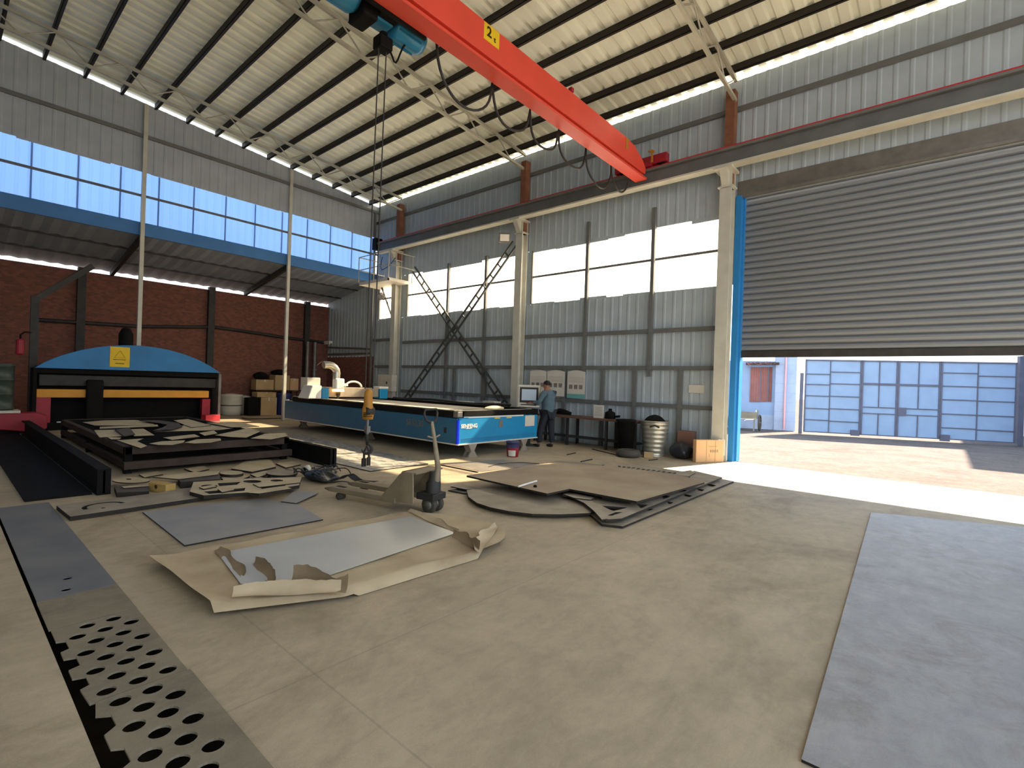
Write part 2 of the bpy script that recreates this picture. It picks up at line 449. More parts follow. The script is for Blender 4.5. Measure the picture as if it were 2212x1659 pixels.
# translucent strips added in the roof gaps to hold back direct sun, and the closed back of the hall
MGAP = pane_mat('gap_diffuser', '#fffdf6', 0., '#ffffff')
m = MB(); m.box(XA, FX1, YB+.03, YB+.05, 8.70, 8.90); struct(m.build('trim_5', MGAP))
m = MB(); m.add([(XA-.01, YB, roofz(YB)-.04), (XA-.01, YK, roofz(YK)-.04), (XA-.01, YK, roofz(YK)+.16), (XA-.01, YB, roofz(YB)+.16)], [(0, 1, 2, 3)]); struct(m.build('trim_6', MGAP))
m = MB(); corr(m, 'y', YK, -22.05, XA, 0, 5.6, .5, .03); struct(m.build('wall_back', MSHEET))
m = MB(); corr(m, 'y', YK, XA, FX1, 0, 10, .5, .013, lambda x: roofz(YK)); struct(m.build('wall_near', MSHEET))
# trusses
def truss(x, y1=11.8, y0=YK):
    t = thing('roof_truss', None, None, (x, y1, 8.2), kind='structure')
    b0 = lambda yy: roofz(yy)-.55
    t0 = lambda yy: roofz(yy)-.10
    m = MB(); m.bar((x, y0, b0(y0)), (x, y1, b0(y1)), .07, .07); m.build('bottom_chord', MTRUSS, t)
    m = MB(); m.bar((x, y0, t0(y0)), (x, y1, t0(y1)), .07, .07); m.build('top_chord', MTRUSS, t)
    yy = y1-.05
    while yy-1.25 > y0:
        m = MB(); m.tube([(x, yy, t0(yy)), (x, yy-.62, b0(yy-.62))], .018, 8); m.build('web_bar', MTRUSS, t)
        m = MB(); m.tube([(x, yy-.62, b0(yy-.62)), (x, yy-1.25, t0(yy-1.25))], .018, 8); m.build('web_bar', MTRUSS, t)
        yy -= 1.25
for x in (-16.2, -9.98, -3.78, 2.45): truss(x)
# columns on the right wall
CX = (-16.3, -9.97, -3.87, 4.1)
for i, x in enumerate(CX):
    c = MB()
    c.box(x-.13, x+.13, 11.62, 11.65, 0, 6.6); c.box(x-.13, x+.13, 11.86, 11.89, 0, 6.6); c.box(x-.012, x+.012, 11.65, 11.86, 0, 6.6)
    c.box(x-.2, x+.2, 11.36, 11.89, 6.55, 6.6); c.hexa([(x-.08, 11.6, 6.2), (x+.08, 11.6, 6.2), (x+.08, 11.63, 6.2), (x-.08, 11.63, 6.2), (x-.08, 11.38, 6.55), (x+.08, 11.38, 6.55), (x+.08, 11.63, 6.55), (x-.08, 11.63, 6.55)])
    c.box(x-.17, x+.17, 11.58, 11.89, 6.20, 6.23)
    struct(c.build('column_%d' % (i+1), MCOL))
    c = MB(); c.box(x-.10, x+.10, 11.72, 11.94, 6.2, 8.45); struct(c.build('column_%d' % (i+11), MRUST))
# crane runway beam and rail
rb = MB(); rb.box(-17.25, 5.4, 11.40, 11.62, 6.95, 7.0); rb.box(-17.25, 5.4, 11.50, 11.52, 6.64, 6.95); struct(rb.build('beam_1', MGIRT))
rb = MB(); rb.box(-17.25, 5.4, 11.38, 11.64, 6.60, 6.64); struct(rb.build('beam_2', MCOL))
rb = MB(); rb.box(-17.25, 5.4, 11.47, 11.55, 7.0, 7.06); struct(rb.build('trim_2', MRAIL))
rb = MB(); rb.box(-17.45, -17.2, 11.36, 11.66, 6.75, 7.2); tag(rb.build('end_stop', MBLK), 'black steel end stop block at the far end of the crane rail', 'end stop')
# girts and posts on the right wall
def girt(z, x0, x1, h=.05): 
    m = MB(); m.box(x0, x1, 11.90, 11.97, z-h, z+h); struct(m.build('girt', MGIRT))
for z, x0, x1 in ((8.06, XA, FX1), (3.06, -16.0, -4.0), (2.12, -16.0, -4.0), (1.18, -16.0, -4.0), (2.12, -18.0, -16.4), (3.2, -18., -16.4)): girt(z, x0, x1)
for x, z0, z1 in ((-5.71, 1.9, 6.2), (-7.67, 1.9, 6.2), (-11.6, 1.0, 5.8), (-13.46, 1.0, 5.8), (-13.0, 0, 2.1), (-7.05, 0, 2.1), (-6.1, .0, 2.1), (-4.88, 0, 2.1), (-8.3, 0, 2.1), (-11.5, 0, 2.1)):
    m = MB(); m.box(x-.045, x+.045, 11.88, 11.96, z0, z1); struct(m.build('wall_post', MGIRT))
for z in (8.5,):
    m = MB(); m.box(XA+.03, XA+.09, YK, YB, z-.05, z+.05); struct(m.build('girt', MGIRT))
for yy in (-.4, 3.93, 8.27):
    m = MB(); m.box(XA+.03, XA+.13, yy-.05, yy+.05, 0, roofz(yy)-.06); struct(m.build('gable_post', MCOL))
m = MB(); m.box(XA+.03, XA+.10, 11.78, 11.85, 0, 8.5); struct(m.build('corner_post', MGIRT))
# windows
for i, (a, b) in enumerate(wins):
    wn = MB(); corr(wn, 'y', YB+.03, a, b, WZ0-.02, WZ1+.02, .21, .02); wo = struct(wn.build('window_%d' % (i+1), MPANE_B))
    fr = MB(); fr.box(a, b, YB-.02, YB+.01, 4.86, 4.92)
    fr.box(a-.03, a+.015, YB-.05, YB+.01, WZ0, WZ1); fr.box(b-.015, b+.03, YB-.05, YB+.01, WZ0, WZ1)
    x = a+.84
    while x < b-.3: fr.box(x-.007, x+.007, YB+.035, YB+.045, WZ0, WZ1); x += .84
    fr.build('window_frame', MGIRT, wo)
wn = MB(); corr(wn, 'x', XA-.04, YK, YB-.05, AZ0-.02, AZ1+.03, .24, .02); wo = struct(wn.build('window_4', MPANE_A))
fr = MB(); fr.box(XA-.01, XA+.05, YK, YB, 6.73, 6.79)
yy = YK+.4
sm_ = MB()
while yy < YB: sm_.box(XA-.07, XA-.062, yy-.02, yy+.02, AZ0, AZ1); yy += .93
fr.build('window_frame', MGIRT, wo); sm_.build('pane_seams', M('pane_seam', '#86a9cc', .5, 0, 0), wo)
# shutter door
sd = thing('door_1', None, None, (0, YB+.1, 2.4), kind='structure')
m = MB(); z = 2.52; vs = []; prof = []
while z < 6.1:
    prof += [(12.16, z), (12.115, z+.03), (12.105, z+.07), (12.115, z+.115), (12.15, z+.132)]; z += .145
vs = []
for x in (DX0, DX1):
    for u, zz in prof: vs.append((x, u, zz))
k = len(prof); m.add(vs, [(i, k+i, k+i+1, i+1) for i in range(k-1)], False)
m.build('shutter_curtain', MSHUT, sd)
m = MB(); m.box(DX0, DX1, 12.10, 12.17, 2.38, 2.52); m.build('bottom_rail', MDK, sd)
m = MB(); m.box(DX0-.1, DX1, 11.98, 12.04, 6.02, 6.40); m.box(DX0-.1, DX1, 11.93, 12.0, 6.0, 6.06); m.build('shutter_hood', MGREY, sd)
jb = MB(); jb.box(-3.72, -3.60, 11.88, 12.24, 0, 6.05); struct(jb.build('trim_3', MBLUE))
jb = MB(); jb.box(-3.60, -3.56, 12.02, 12.24, 0, 6.05); struct(jb.build('trim_4', MBLUE))

# ------------------------------------------------------------------ overhead crane
GX = -5.83
cr_ = thing('overhead_crane', 'long red overhead crane girder crossing under the roof with a yellow 2t sticker', 'crane', (GX, 11.5, 7.06))
m = MB(); x0, x1 = GX-.12, GX+.12
prof = [(-3.2, 6.86), (11.34, 6.86), (11.36, 7.0), (11.2, 7.14), (10.75, 7.34), (10.3, 7.38), (-3.2, 7.38)]
m.extr(prof, 'x', x0, x1); m.build('box_girder', MRED, cr_, bev=.012)
m = MB(); m.box(GX-.025, GX+.025, -3.2, 11.3, 6.77, 6.86); m.build('web_plate', MRED, cr_)
m = MB(); m.box(GX-.15, GX+.15, -3.2, 11.36, 6.72, 6.77); m.build('bottom_flange', MRED, cr_)
et = MB(); et.box(-6.62, -6.02, 11.42, 11.60, 7.10, 7.30); et.box(-5.98, -5.22, 11.42, 11.60, 7.10, 7.32); et.box(-6.1, -5.6, 11.40, 11.62, 7.06, 7.2)
eo = et.build('end_truck', MDKRED, cr_, bev=.015)
for x in (-6.42, -5.38):
    m = MB(); m.lathe((x, 11.44, 7.16), [(.02, 0), (.11, 0), (.11, .1), (.09, .12), (.02, .12)], 20, 'y'); m.build('wheel', MBLK, eo)
m = MB(); m.bar((-5.56, 11.36, 7.42), (-5.56, 11.36, 7.12), .04, .04); m.bar((-5.66, 11.36, 7.42), (-5.5, 11.36, 7.36), .05, .04); m.build('limit_switch', MORANGE, cr_)
st = MB(); q = [(GX+.122, y, z) for y, z in ((5.62, 7.10), (5.98, 7.07), (5.98, 7.35), (5.62, 7.36))]
st.box(GX+.12, GX+.126, 5.62, 5.98, 7.09, 7.36); so = st.build('sticker', MYEL, cr_)
tx = MB(); tx.text('2', .22, (GX+.128, 5.74, 7.24), (0, 1, 0), (0, 0, 1), .004, .006); tx.text('t', .12, (GX+.128, 5.87, 7.19), (0, 1, 0), (0, 0, 1), .004, .004); tx.build('lettering', MINK, so)
for y in (3.9, 8.1):
    m = MB(); m.box(GX+.06, GX+.14, y-.04, y+.04, 7.38, 7.46); m.build('lifting_lug', MDKRED, cr_)
m = MB(); m.box(GX+.12, GX+.13, 10.32, 10.42, 7.12, 7.37); m.build('warning_stripe', MORANGE, cr_)
# festoon cable loops hung on the left side of the girder
fc = MB(); fx = GX-.28; ys = [5.0, 6.25, 7.3, 8.25, 9.3, 10.4, 11.2]; dr = [.72, .62, .6, .62, .7, .5]
pts = []
for i in range(6):
    a, b = ys[i], ys[i+1]
    for j in range(16):
        t = j/16; s_ = 4*t*(1-t)
        pts.append((fx+.02*math.sin(9*t+i), a+(b-a)*(.5+.5*math.sin((t-.5)*PI*.92)/math.sin(PI*.46)), 6.86-dr[i]*s_**.75))
fc.tube(pts, .022, 8); fc.build('festoon_cable', MDK, cr_)
m = MB(); m.tube([(fx, 4.6, 6.86), (fx, 11.3, 6.86)], .01, 6)
for y in ys: m.bar((fx, y, 6.86), (GX-.02, y, 6.80), .02, .02)
m.build('festoon_wire', MDK, cr_)

# ------------------------------------------------------------------ hoist
HX = -6.35
ho = thing('electric_hoist', 'blue electric hoist with a black trolley hanging beside the red crane girder', 'hoist', (HX, 4.2, 6.6))
m = MB(); m.lathe((HX, 4.30, 6.86), [(.05, 0), (.19, .02), (.205, .06), (.205, .48), (.19, .52), (.16, .58), (.02, .60)], 28, 'y'); mo = m.build('motor', MHOIST, ho)
m = MB()
for i in range(10):
    t = 2*PI*i/10; m.bar((HX+.205*math.cos(t), 4.36, 6.86+.205*math.sin(t)), (HX+.205*math.cos(t), 4.76, 6.86+.205*math.sin(t)), .02, .03)
m.build('cooling_fins', MHOIST, mo)
m = MB(); m.lathe((HX, 3.15, 6.9), [(.05, 0), (.2, .0), (.235, .06), (.235, .52), (.2, .58), (.05, .58)], 28, 'y'); m.build('rope_drum', MHOIST, ho)
m = MB(); m.box(HX-.2, HX+.2, 3.74, 3.98, 6.62, 7.06); m.box(HX-.12, HX+.24, 3.98, 4.3, 6.74, 7.12); m.build('gearbox', MBLK, ho, bev=.03)
m = MB(); m.box(HX-.13, HX+.15, 3.98, 4.28, 6.72, 6.8); m.build('brake_cover', MHOIST, ho, bev=.03)
m = MB(); m.box(HX+.14, GX-.17, 3.3, 4.7, 6.92, 7.0); m.box(GX-.2, GX-.16, 3.3, 4.7, 6.68, 7.0); m.build('trolley_frame', MBLK, ho)
for y in (3.5, 4.5):
    m = MB(); m.lathe((GX-.15, y, 6.82), [(.01, 0), (.06, 0), (.06, .05), (.01, .05)], 16, 'x'); m.build('trolley_wheel', MGREY, ho)
m = MB(); m.box(HX-.12, HX+.08, 4.1, 4.32, 6.42, 6.60); m.tube([(HX, 4.2, 6.62), (HX, 4.2, 6.66)], .06, 8); m.build('rope_guide', MBLK, ho, bev=.02)
m = MB(); m.tube([(HX+.02, 4.3, 6.46)]+[(HX+.05, 4.3+.16*t, 6.46-.16*math.sin(t*PI)) for t in (.2, .4, .6, .8, 1.0, 1.3)]+[(HX+.05, 4.55, 6.66)], .014, 8); m.build('control_cable', MBLK, ho)
for y in (4.14, 4.27):
    m = MB(); m.tube([(HX-.02, y, 6.45), (HX-.1, y+.02, 1.45)], .009, 6); m.build('wire_rope', MDK, ho)
hb = MB(); hx, hy = HX-.1, 4.22
hb.lathe((hx, hy, 1.0), [(.03, 0), (.075, .0), (.085, .06), (.085, .15), (.065, .22), (.06, .38), (.05, .42), (.02, .45)], 18); hbo = hb.build('hook_block', MORANGE, ho)
m = MB(); m.lathe((hx+.03, hy-.085, 1.12), [(.02, .02), (.065, .02), (.065, .15), (.02, .15)], 20, 'y'); m.build('sheave', MDK, hbo)
for i in range(3):
    m = MB(); m.box(hx+.02, hx+.088, hy-.09, hy+.02, 1.045+.025*i, 1.055+.025*i); m.build('printed_line', MINK, hbo)
m = MB(); m.tube([(hx, hy, 1.0), (hx, hy, .78)], .022, 10); m.box(hx-.035, hx+.035, hy-.03, hy+.03, .80, .90); m.build('swivel', MGREY, hbo)
m = MB(); pts = [(hx, hy, .8), (hx, hy, .64)]
for i in range(11):
    t = PI*.5-i*(PI*1.45/10); pts.append((hx+.075*math.cos(t)*.8, hy+.075*math.cos(t)*.6, .565+.075*math.sin(t)))
m.tube(pts, [.02, .02]+[.024]*6+[.022, .02, .018, .014, .008], 10); m.build('hook', MDK, hbo)
# the sling leg under the hook
m = MB(); pts = []
m.tube([(hx-.03, hy-.02, .40), (hx-.03, hy-.02, .52), (hx, hy, .60), (hx+.035, hy+.02, .52), (hx+.035, hy+.02, .42)], .018, 8)
m.box(hx-.05, hx-.015, hy-.05, hy+.01, .30, .42); m.box(hx+.02, hx+.052, hy-.01, hy+.04, .32, .44)
tag(m.build('lifting_clamp', MDK), 'short steel lifting clamp hanging from the crane hook', 'clamp')

# ------------------------------------------------------------------ access platform, bracing, floodlights
pf = thing('access_platform', 'small railed steel platform around the corner column near the roof crane rail', 'platform', (-16.3, 11.2, 5.2))
PX0, PX1, PY0, PY1, PZ = -17.3, -15.35, 10.7, 11.86, 5.28
m = MB(); m.box(PX0, PX1, PY0, PY1, PZ, PZ+.03); m.box(PX0, PX1, PY0, PY0+.04, PZ-.08, PZ); m.box(PX1-.04, PX1, PY0, PY1, PZ-.08, PZ); m.box(PX0, PX0+.04, PY0, PY1, PZ-.08, PZ); m.build('deck', MOFFW, pf)
m = MB()
for z in (PZ+.5, PZ+1.0):
    m.tube([(PX0, PY1, z), (PX0, PY0, z), (PX1, PY0, z), (PX1, PY1, z)], .018, 8)
m.build('handrail', MTRUSS, pf)
for x, y in ((PX0, PY1), (PX0, PY0), (-16.3, PY0), (PX1, PY0), (PX1, PY1-.1)):
    m = MB(); m.tube([(x, y, PZ), (x, y, PZ+1.0)], .018, 8); m.build('railing_post', MTRUSS, pf)
m = MB(); m.bar((-17.2, 11.7, PZ), (-16.35, 11.7, 3.9), .05, .05); m.build('bracket', MDK, pf)
m = MB(); m.tube([(-16.5, 11.2, 6.3), (-16.45, 11.1, 5.9), (-16.2, 11.0, 5.72), (-15.9, 11.1, 5.85), (-15.8, 11.3, 6.2)], .012, 6)
tag(m.build('cable', MBLK), 'thin black cable loop hanging over the railed platform', 'cable')
MBRACE = M('brace_steel', '#4d4e4a', .6, .1, .1, 4)
def brace(a, b, name, label, gap=.21):
    t = thing(name, label, 'brace', ((a[0]+b[0])/2, a[1], min(a[2], b[2])), group='lattice cross braces')
    A = Vector(a); B = Vector(b); d = (B-A).normalized(); nrm = Vector((d.z, 0, -d.x))
    for s_ in (-1, 1):
        m = MB(); m.bar(A+nrm*(s_*gap/2), B+nrm*(s_*gap/2), .05, .05); m.build('rail', MBRACE, t)
    L_ = (B-A).length; k = int(L_/.42)
    for i in range(1, k):
        p = A+d*(L_*i/k); m = MB(); m.bar(p-nrm*(gap/2), p+nrm*(gap/2), .045, .04); m.build('rung', MBRACE, t)
brace((-15.3, 11.78, 5.80), (-10.25, 11.78, .72), 'cross_brace', 'ladder-like lattice brace running down to the right from the railed platform')
brace((-10.2, 11.7, 5.95), (-15.5, 11.7, .75), 'cross_brace', 'ladder-like lattice brace running down to the left from the middle column floodlight')
def flood(loc, rz, label, tilt=.5):
    t = thing('floodlight', label, 'floodlight', loc, rz, 'floodlights on the columns')
    m = MB(); c, s_ = math.cos(tilt), math.sin(tilt)
    def R(p): return (p[0], p[1]*c-p[2]*s_, p[1]*s_+p[2]*c)
    h = MB().box(-.16, .16, -.05, .05, -.12, .12); h.v = [Vector(R(v)) for v in h.v]; h.build('housing', MGREY, t, False, bev=.01)
    h = MB().box(-.135, .135, -.058, -.05, -.10, .10); h.v = [Vector(R(v)) for v in h.v]; h.build('lens', MWHITE, t, False)
    m.bar((-.17, 0, 0), (-.17, .16, -.1), .02, .03); m.bar((.17, 0, 0), (.17, .16, -.1), .02, .03); m.bar((-.18, .16, -.1), (.18, .16, -.1), .03, .03); m.build('bracket', MGREY, t, False)
flood((-10.2, 11.22, 6.02), .7, 'square floodlight with white lens on the middle column above the cross brace')
flood((-16.42, 11.15, 4.78), -.2, 'square floodlight on the corner column just below the platform', .6)

# ------------------------------------------------------------------ wall things
m = MB(); m.box(-16.75, -15.85, 11.36, 11.6, 1.15, 1.78); bx = m.build('control_cabinet', MOFFW, bev=.01)
tag(bx, 'off-white electrical cabinet on the wall beside the corner column', 'cabinet')
m = MB(); m.box(-16.2, -16.14, 11.345, 11.36, 1.42, 1.52); m.build('latch', MDK, bx)
def poster(x0, x1, z0, z1, label, foot=False):
    t = thing('poster', label, 'poster', ((x0+x1)/2, 11.87, z0), group='notice posters on the wall')
    k = 14; top = [(x0+(x1-x0)*i/k, z1-.05+.05*math.sin(PI*i/k)) for i in range(k+1)]
    pr = [(x0, z0), (x1, z0)]+list(reversed(top))
    m = MB(); m.extr(pr, 'y', 11.865, 11.872); m.build('sheet', MPOST, t)
    w_ = x1-x0
    m = MB()
    for i in range(5): m.box(x0+.06, x1-.06, 11.862, 11.865, z1-.20-.035*i, z1-.19-.035*i)
    m.build('text_lines', MPINK, t)
    for i in range(2 if w_ < .55 else 3):
        m = MB(); xx = x0+.07+i*(w_-.1)/3; m.box(xx, xx+(w_-.14)/4, 11.861, 11.865, z0+.26, z0+.38); m.build('picture', MDKP, t)
    if foot:
        m = MB(); m.box(x0, x1, 11.861, 11.865, z0, z0+.12); m.build('footer_band', MTEAL, t)
MPOST = M('poster_paper', '#d8d5cb', .7, 0, .05, 4)
MPINK = M('poster_print', '#b9a79e', .7, 0, 0)
MDKP = M('poster_picture', '#8a7f78', .7, 0, .2, 20)
MTEAL = M('poster_band', '#6fb0ae', .7, 0, 0)
poster(-9.55, -8.93, 1.28, 2.04, 'leftmost white notice poster on the wall, partly hidden behind the worker')
poster(-8.90, -8.27, 1.28, 2.04, 'white notice poster with arched top just right of the worker')
poster(-8.18, -7.58, 1.25, 2.04, 'white notice poster with a teal bottom band, rightmost of the row', True)
m = MB(); m.box(-4.70, -4.33, 11.972, 11.980, 1.53, 1.72); tag(m.build('paper_notice', MPOST), 'small blank white paper on the wall right of the bench', 'notice')

# ------------------------------------------------------------------ bench
def bench(x0, x1, y0, y1, z, label, mt, legs):
    t = thing('workbench', label, 'bench', ((x0+x1)/2, (y0+y1)/2, 0))
    m = MB(); m.box(x0, x1, y0, y1, z-.05, z); m.build('top', mt, t, bev=.005)
    for x in legs:
        for y in (y0+.05, y1-.05):
            m = MB(); m.box(x-.03, x+.03, y-.03, y+.03, 0, z-.05); m.build('leg', MDK, t)
    m = MB(); m.box(x0+.05, x1-.05, y0+.1, y1-.1, .2, .23); m.build('shelf', MDK, t)
MBED = M('bright_bed_sheet', '#d9cfbb', .5, 0, .06, 2)
MBENCH = M('bench_wood', '#6a4a3c', .7, 0, .2, 5, stretch=(.3, 2, 1))
bench(-8.9, -5.62, 11.2, 11.8, .78, 'long low brown workbench along the wall below the posters', MBENCH, (-8.8, -7.7, -6.5, -5.7))
bench(-14.9, -9.6, 11.0, 11.6, .72, 'dark workbench behind the blue cutting machine', MDK, (-14.8, -12.3, -9.7))
def boxthing(name, x0, x1, y0, y1, z0, z1, mt, label, cat, group=None, bev=.008, lid=False):
    m = MB(); m.box(x0, x1, y0, y1, z0, z1); o = m.build(name, mt, bev=bev); tag(o, label, cat, group)
    return o
def boxc(name, c, sx, sy, h, rz, mt, label, cat, group=None, tape=True):
    t = thing(name, label, cat, c, rz, group)
    m = MB(); m.box(-sx/2, sx/2, -sy/2, sy/2, 0, h); m.build('carton', mt, t, False, bev=.008)
    if tape:
        m = MB(); m.box(-sx/2-.001, sx/2+.001, -.025, .025, h*.8, h+.0015); m.build('tape', MOFFW, t, False)
    return t
p = onY(1300, 885, 11.35)
t = thing('notice_board', 'white sheet of printed paper standing on the brown workbench', 'notice', (p.x-.12, 11.4, .78))
m = MB(); m.box(-.15, .15, -.01, .01, 0.0, .34); m.build('sheet', MPOST, t, False)
m = MB()
for i in range(7): m.box(-.11, .11, -.013, -.01, .06+.035*i, .068+.035*i)
m.build('text_lines', MDKP, t, False)
p = onY(1000, 873, 11.2); boxc('carton', (p.x, 11.25, .72), .62, .32, .26, .05, MWHITE, 'white carton with a blue mark on the dark bench behind the machine', 'box')
p = onY(1032, 871, 11.2)
o = boxc('carton', (p.x+.55, 11.25, .72), .9, .34, .16, -.03, MWHITE, 'long low white carton on the dark bench behind the machine', 'box')
o = boxc('carton', (p.x+.55, 11.25, .884), .5, .3, .16, .0, MOFFW, 'small white carton on top of the long low white carton', 'box')
m = MB(); m.lathe((-6.55, 11.5, .78), [(.12, 0), (.14, .02), (.13, .16), (.05, .2), (.04, .26)], 16); m.tube([(-6.42, 11.5, .84), (-6.25, 11.45, .86)], .03, 8)
tag(m.build('angle_grinder', MBLK), 'black power tool lying on the brown workbench near the paper notice', 'tool')
m = MB(); m.tube([(-8.3, 11.4, .85), (-8.1, 11.45, .88), (-7.9, 11.4, .87), (-7.75, 11.5, .83)], [.05, .08, .07, .04], 10)
tag(m.build('rag', MBLK), 'dark rag heap on the brown workbench beside the worker', 'rag')


# ------------------------------------------------------------------ drum, bins, bags, cartons by the door
c = fl(1412, 984)
dr_ = thing('galvanised_drum', 'tall tapered galvanised drum with ribs standing by the wall', 'drum', c)
prof = [(.05, 0), (.24, 0)]; z = 0
while z < .74:
    r = .24+.09*z/.8; prof += [(r, z), (r+.012, z+.03), (r+.012, z+.05), (r, z+.08)]; z += .105
prof += [(.335, .80), (.35, .82), (.335, .84), (.31, .80), (.23, .05), (.02, .05)]
m = MB(); m.lathe((0, 0, 0), prof, 40); m.build('shell', MGALV, dr_, False)
d = Vector((-c.x, -c.y, 0)).normalized(); sd_ = Vector((-d.y, d.x, 0))
m = MB(); m.tube([d*.335+sd_*(.11*t)+Vector((0, 0, .70+.04*(1-abs(t)))) for t in (-1, -.6, 0, .6, 1)], .018, 8); m.build('handle', MDK, dr_, False)
lump('dark_sack', (c.x, c.y, .62), .27, .27, .36, MBLK, 'dark lumpy sack stuffed into the top of the galvanised drum', 'sack', 3)
c = fl(1374, 980)
t = thing('waste_bin', 'black plastic bin standing left of the galvanised drum', 'bin', (c.x-.16, c.y-.26, 0))
m = MB(); m.lathe((0, 0, 0), [(.05, 0), (.18, 0), (.22, .78), (.24, .79), (.24, .83), (.21, .83), (.19, .03), (.02, .03)], 28); m.build('body', MBLK, t, False)
c = fl(1366, 988)
m = MB()
for i in range(22): pass
R0, r0 = .2, .085; n1, n2 = 28, 12; vs = []
for i in range(n1):
    for j in range(n2):
        a = 2*PI*i/n1; b = 2*PI*j/n2; vs.append((c.x-.12+(R0+r0*math.cos(b))*math.cos(a), c.y+.02+(R0+r0*math.cos(b))*math.sin(a), r0+r0*math.sin(b)))
m.add(vs, [(i*n2+j, i*n2+(j+1) % n2, ((i+1) % n1)*n2+(j+1) % n2, ((i+1) % n1)*n2+j) for i in range(n1) for j in range(n2)], True)
tag(m.build('tyre', MTYRE), 'small dark tyre lying flat in front of the black bin', 'tyre')
c = fl(1474, 990); lump('rubbish_bag', (c.x, c.y-.08, 0), .26, .22, .40, MBAG, 'black rubbish bag with shiny top between the drum and the cardboard box', 'bag', 5, rough=.18)
boxthing('wooden_crate', -4.80, -4.42, 11.62, 11.85, 0, .62, M('reddish_crate', '#7a5a4c', .8, 0, .15, 4), 'reddish brown crate against the wall behind the black bag', 'crate')
c = fl(1398, 986); boxc('carton', (c.x+.1, c.y-.14, 0), .2, .18, .12, .4, MCARD2, 'small crushed cardboard piece at the foot of the galvanised drum', 'box')
# big flat cardboard box leaning by the door jamb
a = fl(1503, 999); b = Vector((-3.72, 11.66, 0)); d = (b-a); L_ = d.length; rz = math.atan2(d.y, d.x)
t = thing('cardboard_box', 'large brown cardboard box standing on edge against the blue door frame', 'box', a, rz)
m = MB(); m.box(0, L_, 0, .12, 0, .50); m.build('carton', MCARD, t, False, bev=.012)
for x in (L_*.36, L_*.68):
    m = MB(); m.box(x-.004, x+.004, -.002, .001, 0.01, .49); m.build('crease', MPAPERD, t, False)
m = MB(); m.box(L_*.78, L_, .0, .122, .498, .506); m.box(L_*.99, L_+.006, -.004, .1, .15, .5); m.build('tape', MWHITE, t, False)
for x in (.50, .56, .62, .68, .74):
    m = MB(); m.box(L_*x, L_*(x+.035), -.002, .001, .22, .28); m.build('printed_block', MPAPERD, t, False)
m = MB(); m.box(L_*.44, L_*.74, -.002, .001, .345, .353); m.build('printed_line', MPAPERD, t, False)
m = MB(); m.box(L_*.465, L_*.475, -.002, .001, .12, .19); m.build('printed_tick', MPAPERD, t, False)


# ------------------------------------------------------------------ laser cutting machine
LX0, LX1, LY0, LY1 = -15.5, -7.65, 7.16, 9.85
lm = thing('laser_cutting_machine', 'long blue laser cutting machine with black rim and lit white cutting head', 'machine', (-11.5, 8.5, 0))
m = MB(); m.box(LX0, LX1-.03, LY0, LY1, .28, .84); m.build('bed_body', MMBLUE, lm, bev=.02)
m = MB(); m.box(LX1-.03, LX1, LY0+.04, LY1, .29, .86); eo = m.build('end_cover', MMBLUE2, lm, bev=.01)
m = MB(); m.box(LX1, LX1+.006, LY0+.30, LY1-.55, .835, .865); m.box(LX1, LX1+.006, LY0+.04, LY0+.3, .85, .87); m.build('white_stripe', MWHITE, eo)
tx = MB(); qq = onX(1014, 920.5, LX1+.004); tx.text('SENFENG', .115, qq, (0, 1, 0), (0, 0, 1), .005, .004); tx.build('lettering', MWHITE, eo)
m = MB(); q0 = onX(1006.5, 926.5, LX1); q1 = onX(1018.5, 924, LX1); m.box(LX1, LX1+.005, q0.y, q1.y, q0.z, q1.z); m.build('caption_bar', MWHITE, eo)
m = MB(); m.box(LX1, LX1+.006, LY1-.48, LY1-.12, .58, .84); m.build('white_label', MOFFW, eo)
m = MB(); m.box(LX1, LX1+.006, LY0+1.28, LY0+1.40, .60, .76); m.build('grey_plate', MGREY, eo)
for y in (1.12, 1.52):
    m = MB(); m.box(LX1, LX1+.01, LY0+y, LY0+y+.18, .80, .825); m.build('catch', MYEL, eo)
m = MB()
for i in range(4): m.box(LX1, LX1+.003, LY0+.1, LY1-.1, .33+.022*i, .336+.022*i)
m.build('vent_slots', MMBLUE, eo)
m = MB(); m.tube([(LX1-.01, LY0+.02, .30), (LX1-.01, LY0+.02, .80)], .035, 12); m.build('corner_strip', MVIVID, lm)  # glow of the lit LED strip is put into the saturated blue
m = MB(); m.box(LX1-.42, LX1-.34, LY0-.006, LY0, .50, .62); m.build('side_hatch', MDK, lm)
tx = MB(); qq = onY(896, 914, LY0-.003); tx.text('SFXL30', .2, qq, (1, 0, 0), (0, 0, 1), .005, .002); tx.build('lettering', MGREY, lm)
m = MB(); m.box(LX0, LX1+.01, LY0-.02, LY0+.03, .275, .30); m.box(LX1-.02, LX1+.03, LY0, LY1, .275, .30); m.build('base_rim', MOFFW, lm)
# black rim around the bed, open in the middle
m = MB(); m.box(LX0+.55, LX1+.02, LY0-.02, LY0+.16, .845, .98); m.box(LX1-.14, LX1+.02, LY0, LY1, .87, .99); m.box(LX0+.55, LX1, LY1-.2, LY1+.02, .845, 1.0); m.box(LX0+.3, LX0+.55, LY0, LY1, .85, .9); m.build('rim', MBLK, lm, bev=.008)
m = MB(); m.box(LX0+.55, LX1-.1, LY0-.005, LY0+.05, .98, 1.0); m.box(LX1-.10, LX1-.02, LY0+.05, LY1-.2, .99, 1.0); m.build('guide_rail', MGALV, lm)
m = MB(); m.box(LX1-.12, LX1+.025, LY0-.03, LY0+.12, .85, .985); m.build('corner_cap', MGREY, lm, bev=.02)
m = MB(); m.box(LX0, LX0+.6, LY0, LY1, .84, .87); m.build('tail_deck', MWHITE, lm)
m = MB()
x = LX0+.7
